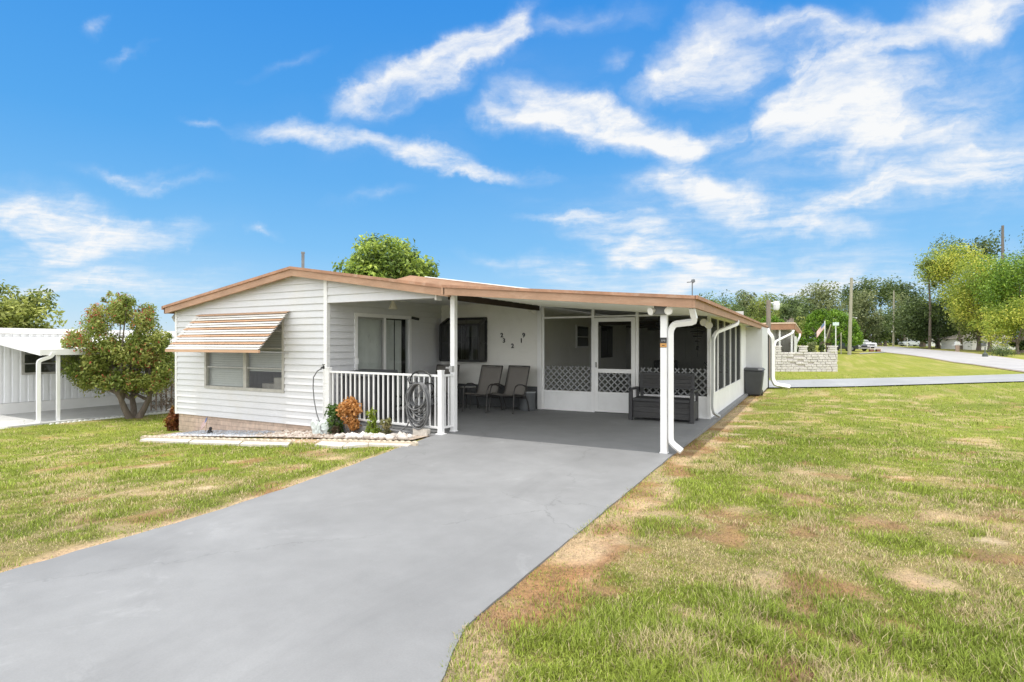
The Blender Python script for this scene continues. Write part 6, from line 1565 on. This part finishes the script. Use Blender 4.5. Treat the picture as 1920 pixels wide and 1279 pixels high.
mpn = nt.nodes.new('ShaderNodeMapping'); mpn.inputs['Rotation'].default_value = (0, 0, R(25)); mpn.inputs['Scale'].default_value = (1.0, 1.25, 1); L(nt, Pc, mpn.inputs['Vector'])
na = noise(nt, 2.6, 8, .64, mpn.outputs[0], .3); mp5 = nt.nodes.new('ShaderNodeMapping'); mp5.vector_type = 'TEXTURE'; mp5.inputs['Rotation'].default_value = (0, 0, R(20)); mp5.inputs['Scale'].default_value = (1.9, .75, 1); L(nt, QW, mp5.inputs['Vector']); nbq = noise(nt, 9, 9, .6, mp5.outputs[0], .5)
nmix = M('ADD', M('MULTIPLY', na.outputs['Fac'], .5), M('MULTIPLY', nbq.outputs['Fac'], .5))
# unseen sky overhead and behind: broken cloud added and brightened as fill light
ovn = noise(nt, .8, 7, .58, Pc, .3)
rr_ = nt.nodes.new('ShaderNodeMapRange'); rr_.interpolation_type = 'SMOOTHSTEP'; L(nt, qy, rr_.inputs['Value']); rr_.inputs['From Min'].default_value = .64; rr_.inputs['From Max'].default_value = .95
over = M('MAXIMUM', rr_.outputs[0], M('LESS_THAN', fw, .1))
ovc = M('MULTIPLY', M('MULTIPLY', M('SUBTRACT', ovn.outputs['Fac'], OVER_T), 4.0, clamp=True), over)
nk = M('ADD', M('MULTIPLY', M('SUBTRACT', nmix, .5), 4.2), .5)
val = M('MULTIPLY', M('MINIMUM', M('MULTIPLY', acc, .95), 1.0), M('MAXIMUM', M('ADD', M('MULTIPLY', nk, 1.25), .42), 0.0))
mr = nt.nodes.new('ShaderNodeMapRange'); mr.interpolation_type = 'SMOOTHSTEP'; L(nt, val, mr.inputs['Value']); mr.inputs['From Min'].default_value = .10; mr.inputs['From Max'].default_value = 1.75
# veil: faint thin cloud everywhere a blob is near
veil = M('MULTIPLY', M('MULTIPLY', acc, 1.0, clamp=True), .12)
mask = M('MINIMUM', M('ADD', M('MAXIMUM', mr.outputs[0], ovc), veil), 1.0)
FS = 1/(SKY_S*2**EXPO)
grad = ramp(nt, M('MAXIMUM', upv, 0.0), [(.0, (.60*FS, .76*FS, .93*FS)), (.07, (.38*FS, .66*FS, .94*FS)), (.16, (.20*FS, .54*FS, .93*FS)), (.32, (.085*FS, .41*FS, .90*FS)), (.52, (.036*FS, .31*FS, .86*FS)), (1.0, (.012*FS, .16*FS, .62*FS))])
hsv = nt.nodes.new('ShaderNodeHueSaturation'); hsv.inputs['Saturation'].default_value = SKY_SAT; hsv.inputs['Hue'].default_value = SKY_HUE; hsv.inputs['Value'].default_value = SKY_V; L(nt, sky.outputs[0], hsv.inputs['Color'])
cloudc = nt.nodes.new('ShaderNodeRGB'); CL = CLV*FS; cloudc.outputs[0].default_value = (CL*.97, CL*.985, CL*1.0, 1)
beh_fill = nt.nodes.new('ShaderNodeMapRange'); beh_fill.interpolation_type = 'SMOOTHSTEP'; L(nt, dot((0, -1, 0)), beh_fill.inputs['Value']); beh_fill.inputs['From Min'].default_value = .15; beh_fill.inputs['From Max'].default_value = .7  # added boost: unseen cloud behind the camera brightened to fill porch and gable
ov1 = M('ADD', M('MULTIPLY_ADD', over, OVER_FILL, 1.0), M('MULTIPLY', beh_fill.outputs[0], .5)); vm = nt.nodes.new('ShaderNodeVectorMath'); vm.operation = 'SCALE'; L(nt, cloudc.outputs[0], vm.inputs[0]); L(nt, ov1, vm.inputs['Scale'])
blue = mixc(nt, .8, hsv.outputs['Color'], grad.outputs['Color'])
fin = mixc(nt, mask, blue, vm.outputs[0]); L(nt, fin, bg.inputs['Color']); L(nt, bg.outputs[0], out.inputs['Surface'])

scene.view_settings.view_transform = 'Standard'; scene.view_settings.look = 'None'; scene.view_settings.exposure = EXPO; scene.view_settings.gamma = 1
scene.cycles.max_bounces = 8; scene.cycles.transparent_max_bounces = 24; scene.cycles.use_denoising = True
for o in list(bpy.data.objects):
    if '_o' in o: del o['_o']
